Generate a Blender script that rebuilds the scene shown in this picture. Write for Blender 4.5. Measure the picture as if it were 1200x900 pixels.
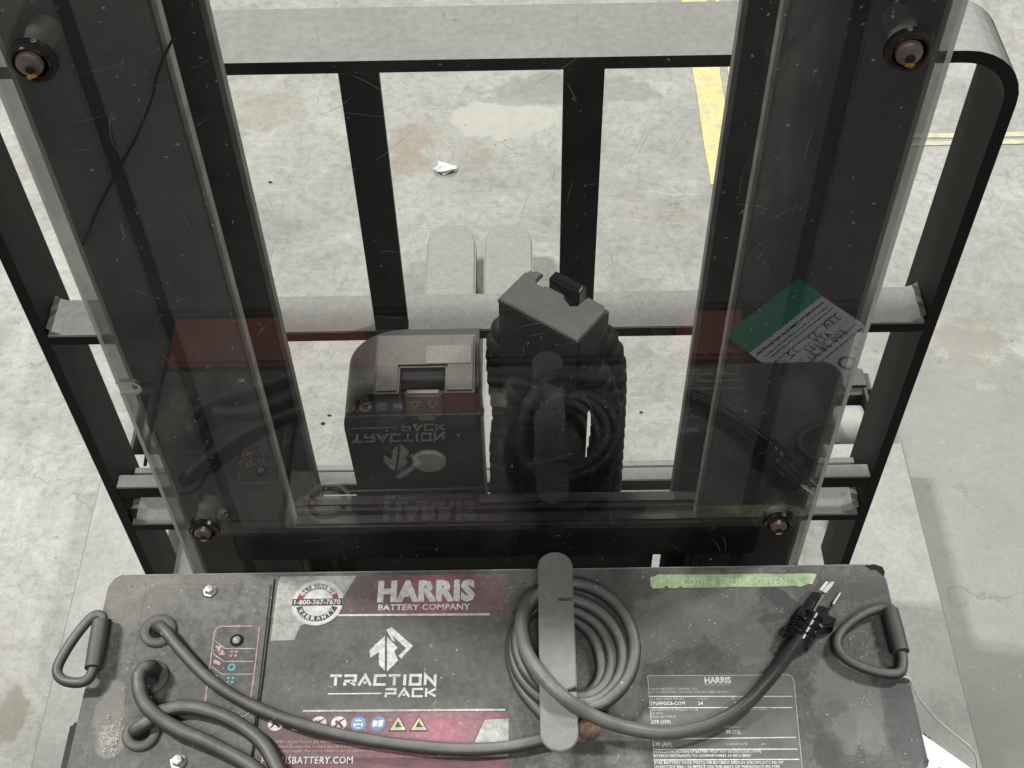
import bpy, bmesh, math, random
from mathutils import Vector, Matrix
random.seed(7)
for o in list(bpy.data.objects): bpy.data.objects.remove(o)
S = bpy.context.scene
C = S.collection
# ------------------------------------------------------------------ camera
CAM = Vector((0.02551, -0.59899, 1.79271))
RT = Vector((0.99985553, -0.00715286, -0.01541909))
UP = Vector((0.01530763, 0.77324524, 0.6339223))
FW = Vector((-0.00738838, 0.63406675, -0.77324302))
FPX = 1485.85
cd = bpy.data.cameras.new('camera'); cam = bpy.data.objects.new('camera', cd); C.objects.link(cam)
m = Matrix((RT, UP, -FW)).transposed().to_4x4(); m.translation = CAM
cam.matrix_world = m
cd.sensor_width = 36; cd.lens = FPX / 1200 * 36; cd.clip_start = .01; cd.clip_end = 200
S.camera = cam
# ------------------------------------------------------------------ world and lamps
W = bpy.data.worlds.new('World'); S.world = W; W.use_nodes = True
W.node_tree.nodes['Background'].inputs[0].default_value = (.93, .97, 1, 1)
W.node_tree.nodes['Background'].inputs[1].default_value = .11
def lamp(loc, tgt, sx, sy, power, col=(1, .985, .95)):
    l = bpy.data.lights.new('ceiling_lamp', 'AREA'); l.shape = 'RECTANGLE'; l.size = sx; l.size_y = sy
    l.energy = power; l.color = col
    o = bpy.data.objects.new('ceiling_lamp', l); C.objects.link(o); o.location = loc
    d = Vector(tgt) - Vector(loc); o.rotation_euler = d.to_track_quat('-Z', 'Y').to_euler()
lamp((-3.2, 1.0, 5.2), (-.3, .6, 0), .4, .9, 325)
lamp((3.2, 1.6, 5.2), (0, .4, 0), .4, .9, 195)
lamp((-.3, 5.6, 5.2), (0, .8, 0), 1.2, .4, 265)
lamp((.3, -3.0, 5.2), (0, 0, 0), 1.2, .4, 130)
S.view_settings.view_transform = 'Standard'; S.view_settings.look = 'None'
S.view_settings.exposure = 0; S.view_settings.gamma = 1
S.render.engine = 'CYCLES'
S.cycles.transparent_max_bounces = 24; S.cycles.max_bounces = 8
S.render.resolution_x = 1024; S.render.resolution_y = 768

# ------------------------------------------------------------------ helpers
def ray(px, py): return FW + RT * ((px - 600) / FPX) + UP * ((450 - py) / FPX)
def atz(px, py, z=.8):
    d = ray(px, py); return CAM + d * ((z - CAM.z) / d.z)
def aty(px, py, y):
    d = ray(px, py); return CAM + d * ((y - CAM.y) / d.y)
def wloc(o):
    v = Vector((0, 0, 0))
    while o: v += o.location; o = o.parent
    return v
def thing(name, label, cat, loc=(0, 0, 0), group=None):
    o = bpy.data.objects.new(name, None); C.objects.link(o); o.location = loc; o.empty_display_size = .05
    o['label'] = label; o['category'] = cat
    if group: o['group'] = group
    return o
def obj(name, vf, mat, parent=None, smooth=False, kind=None, label=None, origin=None):
    V, F = vf
    me = bpy.data.meshes.new(name); me.from_pydata([tuple(v) for v in V], [], [tuple(f) for f in F])
    bm = bmesh.new(); bm.from_mesh(me); bmesh.ops.recalc_face_normals(bm, faces=bm.faces); bm.to_mesh(me); bm.free()
    me.materials.append(mat)
    if smooth:
        for p in me.polygons: p.use_smooth = True
        try: me.set_sharp_from_angle(angle=math.radians(38))
        except Exception: pass
    o = bpy.data.objects.new(name, me); C.objects.link(o)
    if parent:
        o.parent = parent; o.location = -wloc(parent)
    if kind: o['kind'] = kind
    if label: o['label'] = label
    return o
def join(*parts):
    V = []; F = []
    for v, f in parts:
        n = len(V); V += list(v); F += [tuple(i + n for i in q) for q in f]
    return V, F
def sheetfix(o):   # make a flat sheet face up
    me = o.data; bm = bmesh.new(); bm.from_mesh(me)
    for f in bm.faces:
        f.normal_update()
        if f.normal.z < 0: f.normal_flip()
    bm.to_mesh(me); bm.free(); return o
def box(x0, x1, y0, y1, z0, z1, b=0.0015, seg=2, M=None):
    bm = bmesh.new(); bmesh.ops.create_cube(bm, size=1)
    for v in bm.verts:
        v.co = Vector((x0 + (v.co.x + .5) * (x1 - x0), y0 + (v.co.y + .5) * (y1 - y0), z0 + (v.co.z + .5) * (z1 - z0)))
    if b: bmesh.ops.bevel(bm, geom=bm.edges[:], offset=b, segments=seg, affect='EDGES')
    if M: bm.transform(M)
    return frombm(bm)
def frombm(bm):
    bm.verts.index_update(); V = [v.co.copy() for v in bm.verts]; F = [[v.index for v in f.verts] for f in bm.faces]; bm.free(); return V, F
def prism(pts, z0, z1, b=0, seg=2):
    """pts: (x,y) outline"""
    bm = bmesh.new(); vs = [bm.verts.new((p[0], p[1], z0)) for p in pts]; f = bm.faces.new(vs)
    f.normal_update()
    r = bmesh.ops.extrude_face_region(bm, geom=[f])
    for g in r['geom']:
        if isinstance(g, bmesh.types.BMVert): g.co.z = z1
    if b:
        ed = [e for e in bm.edges if abs(e.verts[0].co.z - z1) < 1e-6 and abs(e.verts[1].co.z - z1) < 1e-6]
        bmesh.ops.bevel(bm, geom=ed, offset=b, segments=seg, affect='EDGES')
    return frombm(bm)
def flat(pts, z): return [(p[0], p[1], z) for p in pts], [list(range(len(pts)))]
def cr(pts, n=8, closed=False):
    """Catmull-Rom through points"""
    P = [Vector(p) for p in pts]; out = []
    N = len(P)
    for i in range(N if closed else N - 1):
        if closed: a, b, c, d = P[i - 1], P[i], P[(i + 1) % N], P[(i + 2) % N]
        else: a, b, c, d = P[max(i - 1, 0)], P[i], P[i + 1], P[min(i + 2, N - 1)]
        for k in range(n):
            t = k / n
            out.append(.5 * ((2 * b) + (c - a) * t + (2 * a - 5 * b + 4 * c - d) * t * t + (3 * b - a - 3 * c + d) * t ** 3))
    if not closed: out.append(P[-1])
    return out
def tube(pts, r, n=12, rad=None, cap=True):
    P = [Vector(p) for p in pts]; V = []; F = []; u = None
    for i, p in enumerate(P):
        t = (P[min(i + 1, len(P) - 1)] - P[max(i - 1, 0)]).normalized()
        if u is None: u = t.orthogonal().normalized()
        u = (u - t * u.dot(t)).normalized(); w = t.cross(u)
        rr = rad(i) if rad else r
        for k in range(n):
            a = 2 * math.pi * k / n; V.append(p + (u * math.cos(a) + w * math.sin(a)) * rr)
    for i in range(len(P) - 1):
        for k in range(n):
            F.append((i * n + k, i * n + (k + 1) % n, (i + 1) * n + (k + 1) % n, (i + 1) * n + k))
    if cap: F.append(tuple(range(n))); F.append(tuple(range((len(P) - 1) * n, len(P) * n)))
    return V, F
def lathe(prof, c, ax=Vector((0, 0, 1)), n=28, sx=1.0):
    ax = Vector(ax).normalized(); u = ax.orthogonal().normalized(); w = ax.cross(u); c = Vector(c); V = []; F = []
    for r, h in prof:
        for k in range(n):
            a = 2 * math.pi * k / n; V.append(c + ax * h + (u * math.cos(a) + w * math.sin(a)) * max(r, 1e-5))
    for i in range(len(prof) - 1):
        for k in range(n): F.append((i * n + k, i * n + (k + 1) % n, (i + 1) * n + (k + 1) % n, (i + 1) * n + k))
    F.append(tuple(range(n))); F.append(tuple(range((len(prof) - 1) * n, len(prof) * n)))
    return V, F
def disc(c, r, z, n=28, ry=None):
    ry = ry or r
    return flat([(c[0] + r * math.cos(2 * math.pi * k / n), c[1] + ry * math.sin(2 * math.pi * k / n)) for k in range(n)], z)
def ringflat(c, r0, r1, z, a0=0, a1=360, n=32):
    V = []; F = []
    for k in range(n + 1):
        a = math.radians(a0 + (a1 - a0) * k / n)
        V += [(c[0] + r0 * math.cos(a), c[1] + r0 * math.sin(a), z), (c[0] + r1 * math.cos(a), c[1] + r1 * math.sin(a), z)]
    for k in range(n): F.append((2 * k, 2 * k + 1, 2 * k + 3, 2 * k + 2))
    return V, F
def ribbon(pl, w, z=0, closed=False):
    P = [Vector((p[0], p[1])) for p in pl]; N = len(P); V = []; F = []
    for i in range(N):
        if closed: a, b = P[i - 1], P[(i + 1) % N]
        else: a, b = (P[i - 1] if i else None), (P[i + 1] if i < N - 1 else None)
        d1 = (P[i] - a).normalized() if a is not None else None
        d2 = (b - P[i]).normalized() if b is not None else None
        if d1 is None: d1 = d2
        if d2 is None: d2 = d1
        n1 = Vector((-d1.y, d1.x)); n2 = Vector((-d2.y, d2.x)); mm = (n1 + n2)
        mm = mm.normalized() if mm.length > 1e-6 else n1
        k = w / 2 / max(.35, mm.dot(n1))
        V += [(P[i].x + mm.x * k, P[i].y + mm.y * k, z), (P[i].x - mm.x * k, P[i].y - mm.y * k, z)]
    for i in range(N if closed else N - 1):
        j = (i + 1) % N; F.append((2 * i, 2 * i + 1, 2 * j + 1, 2 * j))
    return V, F
_tc = {}
def textvf(s, bold=0.0, space=1.0):
    """returns flat text normalised: x 0..width, y 0 (baseline) .. cap height 1"""
    k = (s, bold, space)
    if k in _tc: return _tc[k]
    cu = bpy.data.curves.new('t', 'FONT'); cu.body = s; cu.size = 1; cu.offset = bold; cu.space_character = space; cu.resolution_u = 2
    o = bpy.data.objects.new('t', cu); C.objects.link(o)
    bpy.context.view_layer.update()
    me = bpy.data.meshes.new_from_object(o.evaluated_get(bpy.context.evaluated_depsgraph_get()))
    V = [v.co.copy() for v in me.vertices]; F = [list(p.vertices) for p in me.polygons]
    bpy.data.objects.remove(o); bpy.data.curves.remove(cu); bpy.data.meshes.remove(me)
    x0 = min(v.x for v in V); x1 = max(v.x for v in V)
    V = [Vector(((v.x - x0), v.y / .70, 0)) for v in V]
    _tc[k] = (V, F, x1 - x0); return _tc[k]
def textpx(s, a, b, hpx, z, bold=0.0, space=1.0):
    """text on the horizontal plane z whose baseline runs a->b (photo pixels) with cap height hpx"""
    V, F, w = textvf(s, bold, space)
    A = atz(a[0], a[1], z); B = atz(b[0], b[1], z); H = atz(a[0], a[1] - hpx, z)
    h = (H - A).length; ux = (B - A); uy = Vector((-ux.y, ux.x, 0)).normalized() * h
    return [A + ux * (v.x / w) + uy * v.y for v in V], F
def polypx(pts, z): return flat([atz(p[0], p[1], z) for p in pts], z)

# ------------------------------------------------------------------ materials
def mat(name):
    m = bpy.data.materials.new(name); m.use_nodes = True; nt = m.node_tree; b = nt.nodes['Principled BSDF']; return m, nt, b
def N(nt, t, **kw):
    n = nt.nodes.new(t)
    for k, v in kw.items():
        if k in n.inputs: n.inputs[k].default_value = v
        else: setattr(n, k, v)
    return n
def coord(nt): return N(nt, 'ShaderNodeNewGeometry').outputs['Position']
def noise(nt, scale, detail=5, rough=.6, vec=None, dist=0):
    n = N(nt, 'ShaderNodeTexNoise'); n.inputs['Scale'].default_value = scale; n.inputs['Detail'].default_value = detail
    n.inputs['Roughness'].default_value = rough; n.inputs['Distortion'].default_value = dist
    if vec is not None: nt.links.new(vec, n.inputs['Vector'])
    return n.outputs['Fac']
def ramp(nt, fac, stops):
    r = N(nt, 'ShaderNodeValToRGB'); nt.links.new(fac, r.inputs[0]); e = r.color_ramp.elements
    while len(e) < len(stops): e.new(.5)
    for i, (p, c) in enumerate(stops):
        e[i].position = p; e[i].color = (*(c if hasattr(c, '__len__') else (c, c, c)), 1)
    return r.outputs[0]
def mixc(nt, f, a, b, mode='MIX'):
    n = N(nt, 'ShaderNodeMix', data_type='RGBA', blend_type=mode)
    for s, v in ((n.inputs[0], f), (n.inputs[6], a), (n.inputs[7], b)):
        if isinstance(v, (int, float)): s.default_value = v
        elif isinstance(v, tuple): s.default_value = (*v, 1)
        else: nt.links.new(v, s)
    return n.outputs[2]
def math_(nt, op, a, b=0, clamp=False):
    n = N(nt, 'ShaderNodeMath', operation=op); n.use_clamp = clamp
    for i, v in enumerate((a, b)):
        if isinstance(v, (int, float)): n.inputs[i].default_value = v
        else: nt.links.new(v, n.inputs[i])
    return n.outputs[0]
def bump(nt, h, strength, dist, b):
    n = N(nt, 'ShaderNodeBump'); n.inputs['Strength'].default_value = strength; n.inputs['Distance'].default_value = dist
    nt.links.new(h, n.inputs['Height']); nt.links.new(n.outputs[0], b.inputs['Normal'])
def mapped(nt, vec, scale, rot=(0, 0, 0)):
    n = N(nt, 'ShaderNodeMapping'); n.inputs['Scale'].default_value = scale; n.inputs['Rotation'].default_value = rot
    nt.links.new(vec, n.inputs['Vector']); return n.outputs[0]
def ellipse_mask(nt, pos, cx, cy, rx, ry, warp, amt=.35, ang=0.0):
    """soft-edged patch with a noisy outline at a fixed place of the surface"""
    n = N(nt, 'ShaderNodeMapping'); n.vector_type = 'TEXTURE'
    n.inputs['Location'].default_value = (cx, cy, 0); n.inputs['Rotation'].default_value = (0, 0, ang); n.inputs['Scale'].default_value = (rx, ry, 1)
    nt.links.new(pos, n.inputs['Vector'])
    s = N(nt, 'ShaderNodeSeparateXYZ'); nt.links.new(n.outputs[0], s.inputs[0])
    d = math_(nt, 'ADD', math_(nt, 'MULTIPLY', s.outputs[0], s.outputs[0]), math_(nt, 'MULTIPLY', s.outputs[1], s.outputs[1]))
    d = math_(nt, 'ADD', d, math_(nt, 'MULTIPLY', math_(nt, 'SUBTRACT', warp, .5), amt * 6))
    r = N(nt, 'ShaderNodeMapRange'); r.interpolation_type = 'SMOOTHSTEP'; r.inputs[1].default_value = .75; r.inputs[2].default_value = 1.2
    r.inputs[3].default_value = 1; r.inputs[4].default_value = 0; nt.links.new(d, r.inputs[0]); return r.outputs[0]

def grime(m, k=.6):
    nt = m.node_tree; b = nt.nodes['Principled BSDF']; p = coord(nt); src = b.inputs['Base Color'].links[0].from_socket
    c = mixc(nt, .7, src, ramp(nt, noise(nt, 150, 5, .8, p, .3), [(.34, .66), (.5, 1.), (.66, 1.32)]), 'MULTIPLY')
    f = ramp(nt, noise(nt, 24, 6, .75, p, .8), [(.50, 0.), (.68, k)]); c = mixc(nt, f, c, (.12, .117, .108))
    f = ramp(nt, noise(nt, 85, 4, .7, p, 1.), [(.66, 0.), (.70, .6)]); c = mixc(nt, f, c, (.30, .29, .265))
    f = ramp(nt, noise(nt, 60, 4, .7, mapped(nt, p, (1.3, 1, 1)), 1.), [(.69, 0.), (.73, .7)]); c = mixc(nt, f, c, (.05, .05, .047))
    nt.links.new(c, b.inputs['Base Color'])
def simple(name, col, rough=.6, metal=0, var=.25, scale=60, spec=.5, bmp=.0, bscale=300):
    m, nt, b = mat(name); p = coord(nt); f = noise(nt, scale, 5, .65, p)
    lo = tuple(c * (1 - var) for c in col); hi = tuple(c * (1 + var) for c in col)
    nt.links.new(ramp(nt, f, [(.3, lo), (.7, hi)]), b.inputs['Base Color'])
    b.inputs['Roughness'].default_value = rough; b.inputs['Metallic'].default_value = metal
    b.inputs['Specular IOR Level'].default_value = spec
    if bmp: bump(nt, noise(nt, bscale, 3, .6, p), bmp, .001, b)
    return m

def mat_floor():
    m, nt, b = mat('worn_concrete'); p = coord(nt)
    big = noise(nt, 1.6, 5, .6, p, .4); mid = noise(nt, 7, 7, .68, p, .8); fine = noise(nt, 55, 6, .72, p, .3)
    c = ramp(nt, mid, [(.28, (.36, .36, .338)), (.43, (.45, .45, .425)), (.54, (.51, .51, .485)), (.68, (.59, .59, .567))])
    c = mixc(nt, .75, c, ramp(nt, fine, [(.30, .66), (.5, 1.0), (.70, 1.2)]), 'MULTIPLY')
    c = mixc(nt, .8, c, ramp(nt, big, [(.3, .80), (.62, 1.08)]), 'MULTIPLY')
    # trowel streaks
    st = noise(nt, 5, 6, .7, mapped(nt, p, (1.2, 7, 1), (0, 0, .55)), 2.2)
    c = mixc(nt, math_(nt, 'MULTIPLY', ramp(nt, st, [(.56, 0.), (.68, 1.)]), .42), c, (.66, .66, .62))
    st2 = noise(nt, 9, 6, .75, mapped(nt, p, (5, 1, 1), (0, 0, -.5)), 1.5)
    c = mixc(nt, math_(nt, 'MULTIPLY', ramp(nt, st2, [(.58, 0.), (.66, 1.)]), .3), c, (.30, .30, .28))
    # tan stains
    tn = noise(nt, 2.7, 4, .6, mapped(nt, p, (1, 1.6, 1)), .3)
    c = mixc(nt, math_(nt, 'MULTIPLY', ramp(nt, tn, [(.60, 0.), (.68, 1.)]), .35), c, (.40, .33, .235))
    wn = noise(nt, 18, 5, .6, p)
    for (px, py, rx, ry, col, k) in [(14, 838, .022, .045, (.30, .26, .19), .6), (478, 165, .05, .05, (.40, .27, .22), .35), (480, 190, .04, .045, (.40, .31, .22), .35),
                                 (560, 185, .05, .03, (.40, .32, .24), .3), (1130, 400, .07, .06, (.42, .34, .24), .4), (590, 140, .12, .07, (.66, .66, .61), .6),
                                 (665, 105, .2, .06, (.27, .27, .26), .5), (1170, 640, .24, .5, (.36, .36, .335), .7), (1170, 330, .2, .14, (.33, .33, .31), .35),  # grey patches at right: light falloff painted into the floor colour
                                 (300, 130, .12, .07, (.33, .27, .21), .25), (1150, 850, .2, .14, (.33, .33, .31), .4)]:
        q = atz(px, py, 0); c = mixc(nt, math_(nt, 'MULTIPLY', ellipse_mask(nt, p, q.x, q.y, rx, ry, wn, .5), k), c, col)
    vc = N(nt, 'ShaderNodeTexVoronoi'); vc.feature = 'DISTANCE_TO_EDGE'; vc.inputs['Scale'].default_value = 1.7
    wv = N(nt, 'ShaderNodeVectorMath', operation='ADD'); nt.links.new(p, wv.inputs[0])
    wn3 = N(nt, 'ShaderNodeTexNoise'); wn3.inputs['Scale'].default_value = 5; wn3.inputs['Detail'].default_value = 6; nt.links.new(p, wn3.inputs['Vector'])
    ws = N(nt, 'ShaderNodeVectorMath', operation='SCALE'); ws.inputs['Scale'].default_value = .5; nt.links.new(wn3.outputs['Color'], ws.inputs[0]); nt.links.new(ws.outputs[0], wv.inputs[1]); nt.links.new(wv.outputs[0], vc.inputs['Vector'])
    crk = math_(nt, 'MULTIPLY', ramp(nt, vc.outputs['Distance'], [(.0, 1.), (.006, 0.)]), ramp(nt, noise(nt, 3.1, 3, .6, p), [(.50, 0.), (.60, 1.)]))
    c = mixc(nt, math_(nt, 'MULTIPLY', crk, .55), c, (.20, .195, .18))
    scf = noise(nt, 14, 5, .8, mapped(nt, p, (1, 16, 1), (0, 0, .9)), .5)
    c = mixc(nt, math_(nt, 'MULTIPLY', ramp(nt, scf, [(.66, 0.), (.70, 1.)]), .4), c, (.74, .74, .70))
    scf2 = noise(nt, 11, 5, .8, mapped(nt, p, (18, 1, 1), (0, 0, .35)), .5)
    c = mixc(nt, math_(nt, 'MULTIPLY', ramp(nt, scf2, [(.68, 0.), (.72, 1.)]), .35), c, (.25, .25, .235))
    grit = noise(nt, 420, 3, .7, p)
    c = mixc(nt, .5, c, ramp(nt, grit, [(.30, .6), (.5, 1.0), (.70, 1.3)]), 'MULTIPLY')
    # small pits and drops
    v = N(nt, 'ShaderNodeTexVoronoi'); v.inputs['Scale'].default_value = 26; nt.links.new(p, v.inputs['Vector'])
    pit = math_(nt, 'MULTIPLY', ramp(nt, v.outputs['Distance'], [(.05, 1.), (.10, 0.)]), ramp(nt, noise(nt, 6, 2, .5, p), [(.55, 0.), (.6, 1.)]))
    c = mixc(nt, math_(nt, 'MULTIPLY', pit, .6), c, (.2, .2, .18))
    v2 = N(nt, 'ShaderNodeTexVoronoi'); v2.inputs['Scale'].default_value = 41; nt.links.new(p, v2.inputs['Vector'])
    drop = math_(nt, 'MULTIPLY', ramp(nt, v2.outputs['Distance'], [(.07, 1.), (.13, 0.)]), ramp(nt, noise(nt, 9, 2, .5, p), [(.56, 0.), (.6, 1.)]))
    c = mixc(nt, math_(nt, 'MULTIPLY', drop, .35), c, (.66, .66, .63))
    c = mixc(nt, 1.0, c, (.665, .667, .648), 'MULTIPLY')
    nt.links.new(c, b.inputs['Base Color']); nt.links.new(ramp(nt, mid, [(.3, .55), (.7, .8)]), b.inputs['Roughness'])
    b.inputs['Specular IOR Level'].default_value = .35
    bump(nt, math_(nt, 'ADD', math_(nt, 'MULTIPLY', fine, .5), mid), .25, .004, b)
    return m

def mat_dusty(name, base, dust, amount=.9, rough=.42, scratch=.15, spec=.5, dustrough=.75, patch=.35):
    """paint with dust that has settled on upward-facing surfaces, with fine scratches"""
    m, nt, b = mat(name); g = N(nt, 'ShaderNodeNewGeometry'); p = g.outputs['Position']
    s = N(nt, 'ShaderNodeSeparateXYZ'); nt.links.new(g.outputs['True Normal'], s.inputs[0])
    up = N(nt, 'ShaderNodeMapRange'); up.inputs[1].default_value = .45; up.inputs[2].default_value = .95; nt.links.new(s.outputs[2], up.inputs[0])
    n1 = noise(nt, 14, 6, .65, p, .5); n2 = noise(nt, 120, 4, .7, p)
    k = math_(nt, 'MULTIPLY', up.outputs[0], ramp(nt, n1, [(.3, 1 - patch), (.62, 1.)]))
    k = math_(nt, 'MULTIPLY', k, amount)
    d = mixc(nt, .6, dust, ramp(nt, n2, [(.3, .75), (.7, 1.2)]), 'MULTIPLY')
    bs = mixc(nt, .7, base, ramp(nt, n1, [(.3, .7), (.7, 1.35)]), 'MULTIPLY')
    c = mixc(nt, k, bs, d)
    sp = noise(nt, 260, 3, .6, p); spk = math_(nt, 'MULTIPLY', ramp(nt, sp, [(.70, 0.), (.74, 1.)]), scratch * 2)
    c = mixc(nt, spk, c, (.42, .42, .39))
    sc = noise(nt, 30, 4, .7, mapped(nt, p, (14, 1.2, 1), (0, .3, .4)), .6)
    c = mixc(nt, math_(nt, 'MULTIPLY', ramp(nt, sc, [(.70, 0.), (.73, 1.)]), scratch), c, (.4, .4, .38))
    nt.links.new(c, b.inputs['Base Color'])
    r = N(nt, 'ShaderNodeMapRange'); r.inputs[3].default_value = rough; r.inputs[4].default_value = dustrough; nt.links.new(k, r.inputs[0])
    nt.links.new(r.outputs[0], b.inputs['Roughness']); b.inputs['Specular IOR Level'].default_value = spec
    bump(nt, n2, .12, .001, b)
    return m

def mat_boxtop():
    m, nt, b = mat('dusty_charcoal_powder_coat'); p = coord(nt)
    big = noise(nt, 5.5, 5, .6, p, .6); mid = noise(nt, 22, 7, .7, p, .9); fine = noise(nt, 330, 4, .7, p)
    c = ramp(nt, mid, [(.30, (.060, .060, .057)), (.5, (.096, .096, .091)), (.70, (.150, .150, .142))])
    c = mixc(nt, .8, c, ramp(nt, big, [(.32, .80), (.66, 1.22)]), 'MULTIPLY')
    c = mixc(nt, .5, c, ramp(nt, fine, [(.3, .6), (.7, 1.35)]), 'MULTIPLY')
    c = mixc(nt, .75, c, ramp(nt, noise(nt, 150, 5, .8, p, .3), [(.34, .60), (.5, 1.), (.66, 1.38)]), 'MULTIPLY')
    wipe = noise(nt, 10, 6, .75, mapped(nt, p, (2.2, .9, 1), (0, 0, .7)), 1.4)
    c = mixc(nt, math_(nt, 'MULTIPLY', ramp(nt, wipe, [(.54, 0.), (.70, 1.)]), .55), c, (.20, .20, .187))
    wn = noise(nt, 60, 5, .65, p, .3)
    # oily finger marks, smears and scraped spots that the photo shows
    for (px, py, rx, ry, a, col, k) in [(971, 820, .010, .007, .3, (.05, .05, .048), .8), (968, 880, .011, .016, .1, (.055, .055, .052), .75),
            (995, 826, .03, .045, .2, (.22, .22, .21), .55), (978, 847, .02, .02, 0, (.08, .08, .078), .5), (1060, 840, .018, .05, -.1, (.07, .07, .075), .6),
            (915, 703, .024, .009, -.7, (.055, .055, .055), .8), (1003, 693, .034, .009, .1, (.06, .06, .06), .7), (905, 724, .014, .004, .2, (.055, .055, .055), .7),
            (872, 885, .018, .03, .2, (.055, .055, .058), .75), (150, 700, .06, .03, .2, (.17, .15, .13), .35), (700, 690, .04, .02, 0, (.08, .08, .075), .4),
            (240, 668, .05, .02, 0, (.16, .145, .125), .4), (800, 720, .08, .03, .5, (.19, .19, .18), .4), (860, 740, .05, .02, -.6, (.17, .17, .165), .4),
            (1000, 850, .02, .014, .5, (.24, .24, .23), .3), (128, 835, .012, .03, 0, (.22, .21, .18), .5), (130, 868, .013, .014, .3, (.32, .30, .26), .35)]:
        q = atz(px, py, .8); c = mixc(nt, math_(nt, 'MULTIPLY', ellipse_mask(nt, p, q.x, q.y, rx, ry, wn, .4, a), k), c, col)
    for sc_, lo, hi, col, k, g in [(230, .10, .17, (.42, .42, .38), .75, .53), (120, .06, .10, (.5, .5, .46), .75, .57), (95, .07, .13, (.045, .045, .042), .7, .55)]:
        v = N(nt, 'ShaderNodeTexVoronoi'); v.inputs['Scale'].default_value = sc_; nt.links.new(mapped(nt, p, (1, 1, 0)), v.inputs['Vector'])
        f = math_(nt, 'MULTIPLY', ramp(nt, v.outputs['Distance'], [(lo, 1.), (hi, 0.)]), ramp(nt, noise(nt, 21 + sc_ * .05, 3, .6, p), [(g, 0.), (g + .05, 1.)]))
        c = mixc(nt, math_(nt, 'MULTIPLY', f, k), c, col)
    nt.links.new(c, b.inputs['Base Color']); nt.links.new(ramp(nt, mid, [(.3, .45), (.7, .68)]), b.inputs['Roughness'])
    b.inputs['Specular IOR Level'].default_value = .4
    bump(nt, math_(nt, 'ADD', fine, mid), .12, .0012, b)
    return m

def mat_guard(name, reflect=True, haze=.02, tint=.96, hazecol=(.6, .6, .57), sm=(.15, 1.9)):
    m, nt, b = mat(name); nt.nodes.remove(b); out = nt.nodes['Material Output']; p = coord(nt)
    tr = N(nt, 'ShaderNodeBsdfTransparent'); tr.inputs[0].default_value = (tint, tint, tint * .985, 1)
    df = N(nt, 'ShaderNodeBsdfDiffuse'); df.inputs[0].default_value = (*hazecol, 1)
    smear = noise(nt, 6, 6, .7, mapped(nt, p, (1.4, 1, .7)), .8)
    sc = noise(nt, 26, 5, .75, mapped(nt, p, (9, 1, .8), (0, .55, 0)), .4)
    sc2 = noise(nt, 22, 5, .75, mapped(nt, p, (.8, 1, 11), (0, .3, 0)), .4)
    spk = noise(nt, 210, 2, .5, p)
    h = math_(nt, 'MULTIPLY', ramp(nt, smear, [(.38, sm[0]), (.62, sm[1])]), haze)
    h = math_(nt, 'ADD', h, math_(nt, 'MULTIPLY', ramp(nt, sc, [(.69, 0.), (.72, 1.)]), .13))
    h = math_(nt, 'ADD', h, math_(nt, 'MULTIPLY', ramp(nt, sc2, [(.70, 0.), (.73, 1.)]), .12))
    h = math_(nt, 'ADD', h, math_(nt, 'MULTIPLY', ramp(nt, spk, [(.71, 0.), (.75, 1.)]), .25), True)
    if reflect:   # old wipe marks and dust film on the panel
        sx_ = N(nt, 'ShaderNodeSeparateXYZ'); nt.links.new(p, sx_.inputs[0])
        nz = noise(nt, 30, 6, .8, mapped(nt, p, (2.2, 1, .5)), 1.0)
        def film(x0, w_, z0, z1, k):
            a = math_(nt, 'SUBTRACT', 1.0, math_(nt, 'DIVIDE', math_(nt, 'ABSOLUTE', math_(nt, 'SUBTRACT', sx_.outputs[0], x0)), w_), True)
            zc_ = (z0 + z1) / 2; b_ = math_(nt, 'SUBTRACT', 1.0, math_(nt, 'DIVIDE', math_(nt, 'ABSOLUTE', math_(nt, 'SUBTRACT', sx_.outputs[2], zc_)), (z1 - z0) / 2), True)
            f = math_(nt, 'MULTIPLY', math_(nt, 'POWER', a, .5), math_(nt, 'POWER', b_, .5)); return math_(nt, 'MULTIPLY', math_(nt, 'MULTIPLY', f, ramp(nt, nz, [(.36, 0.), (.62, 1.)])), k)
        for a_ in ((.188, .020, 1.10, 1.60, .085), (-.20, .05, .98, 1.12, .03), (.14, .05, .86, 1.0, .035), (-.10, .07, .84, .90, .035), (.0, .3, .82, .86, .02), (-.27, .02, .85, 1.6, .03)):
            h = math_(nt, 'ADD', h, film(*a_), True)
    mx = N(nt, 'ShaderNodeMixShader'); nt.links.new(h, mx.inputs[0]); nt.links.new(tr.outputs[0], mx.inputs[1]); nt.links.new(df.outputs[0], mx.inputs[2])
    last = mx
    if reflect:
        gl = N(nt, 'ShaderNodeBsdfGlossy'); gl.inputs['Roughness'].default_value = .02; gl.inputs['Color'].default_value = (1, 1, 1, 1)
        fr = N(nt, 'ShaderNodeFresnel'); fr.inputs['IOR'].default_value = 1.5
        m2 = N(nt, 'ShaderNodeMixShader'); nt.links.new(fr.outputs[0], m2.inputs[0]); nt.links.new(mx.outputs[0], m2.inputs[1]); nt.links.new(gl.outputs[0], m2.inputs[2])
        last = m2
    nt.links.new(last.outputs[0], out.inputs['Surface']); return m

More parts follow.
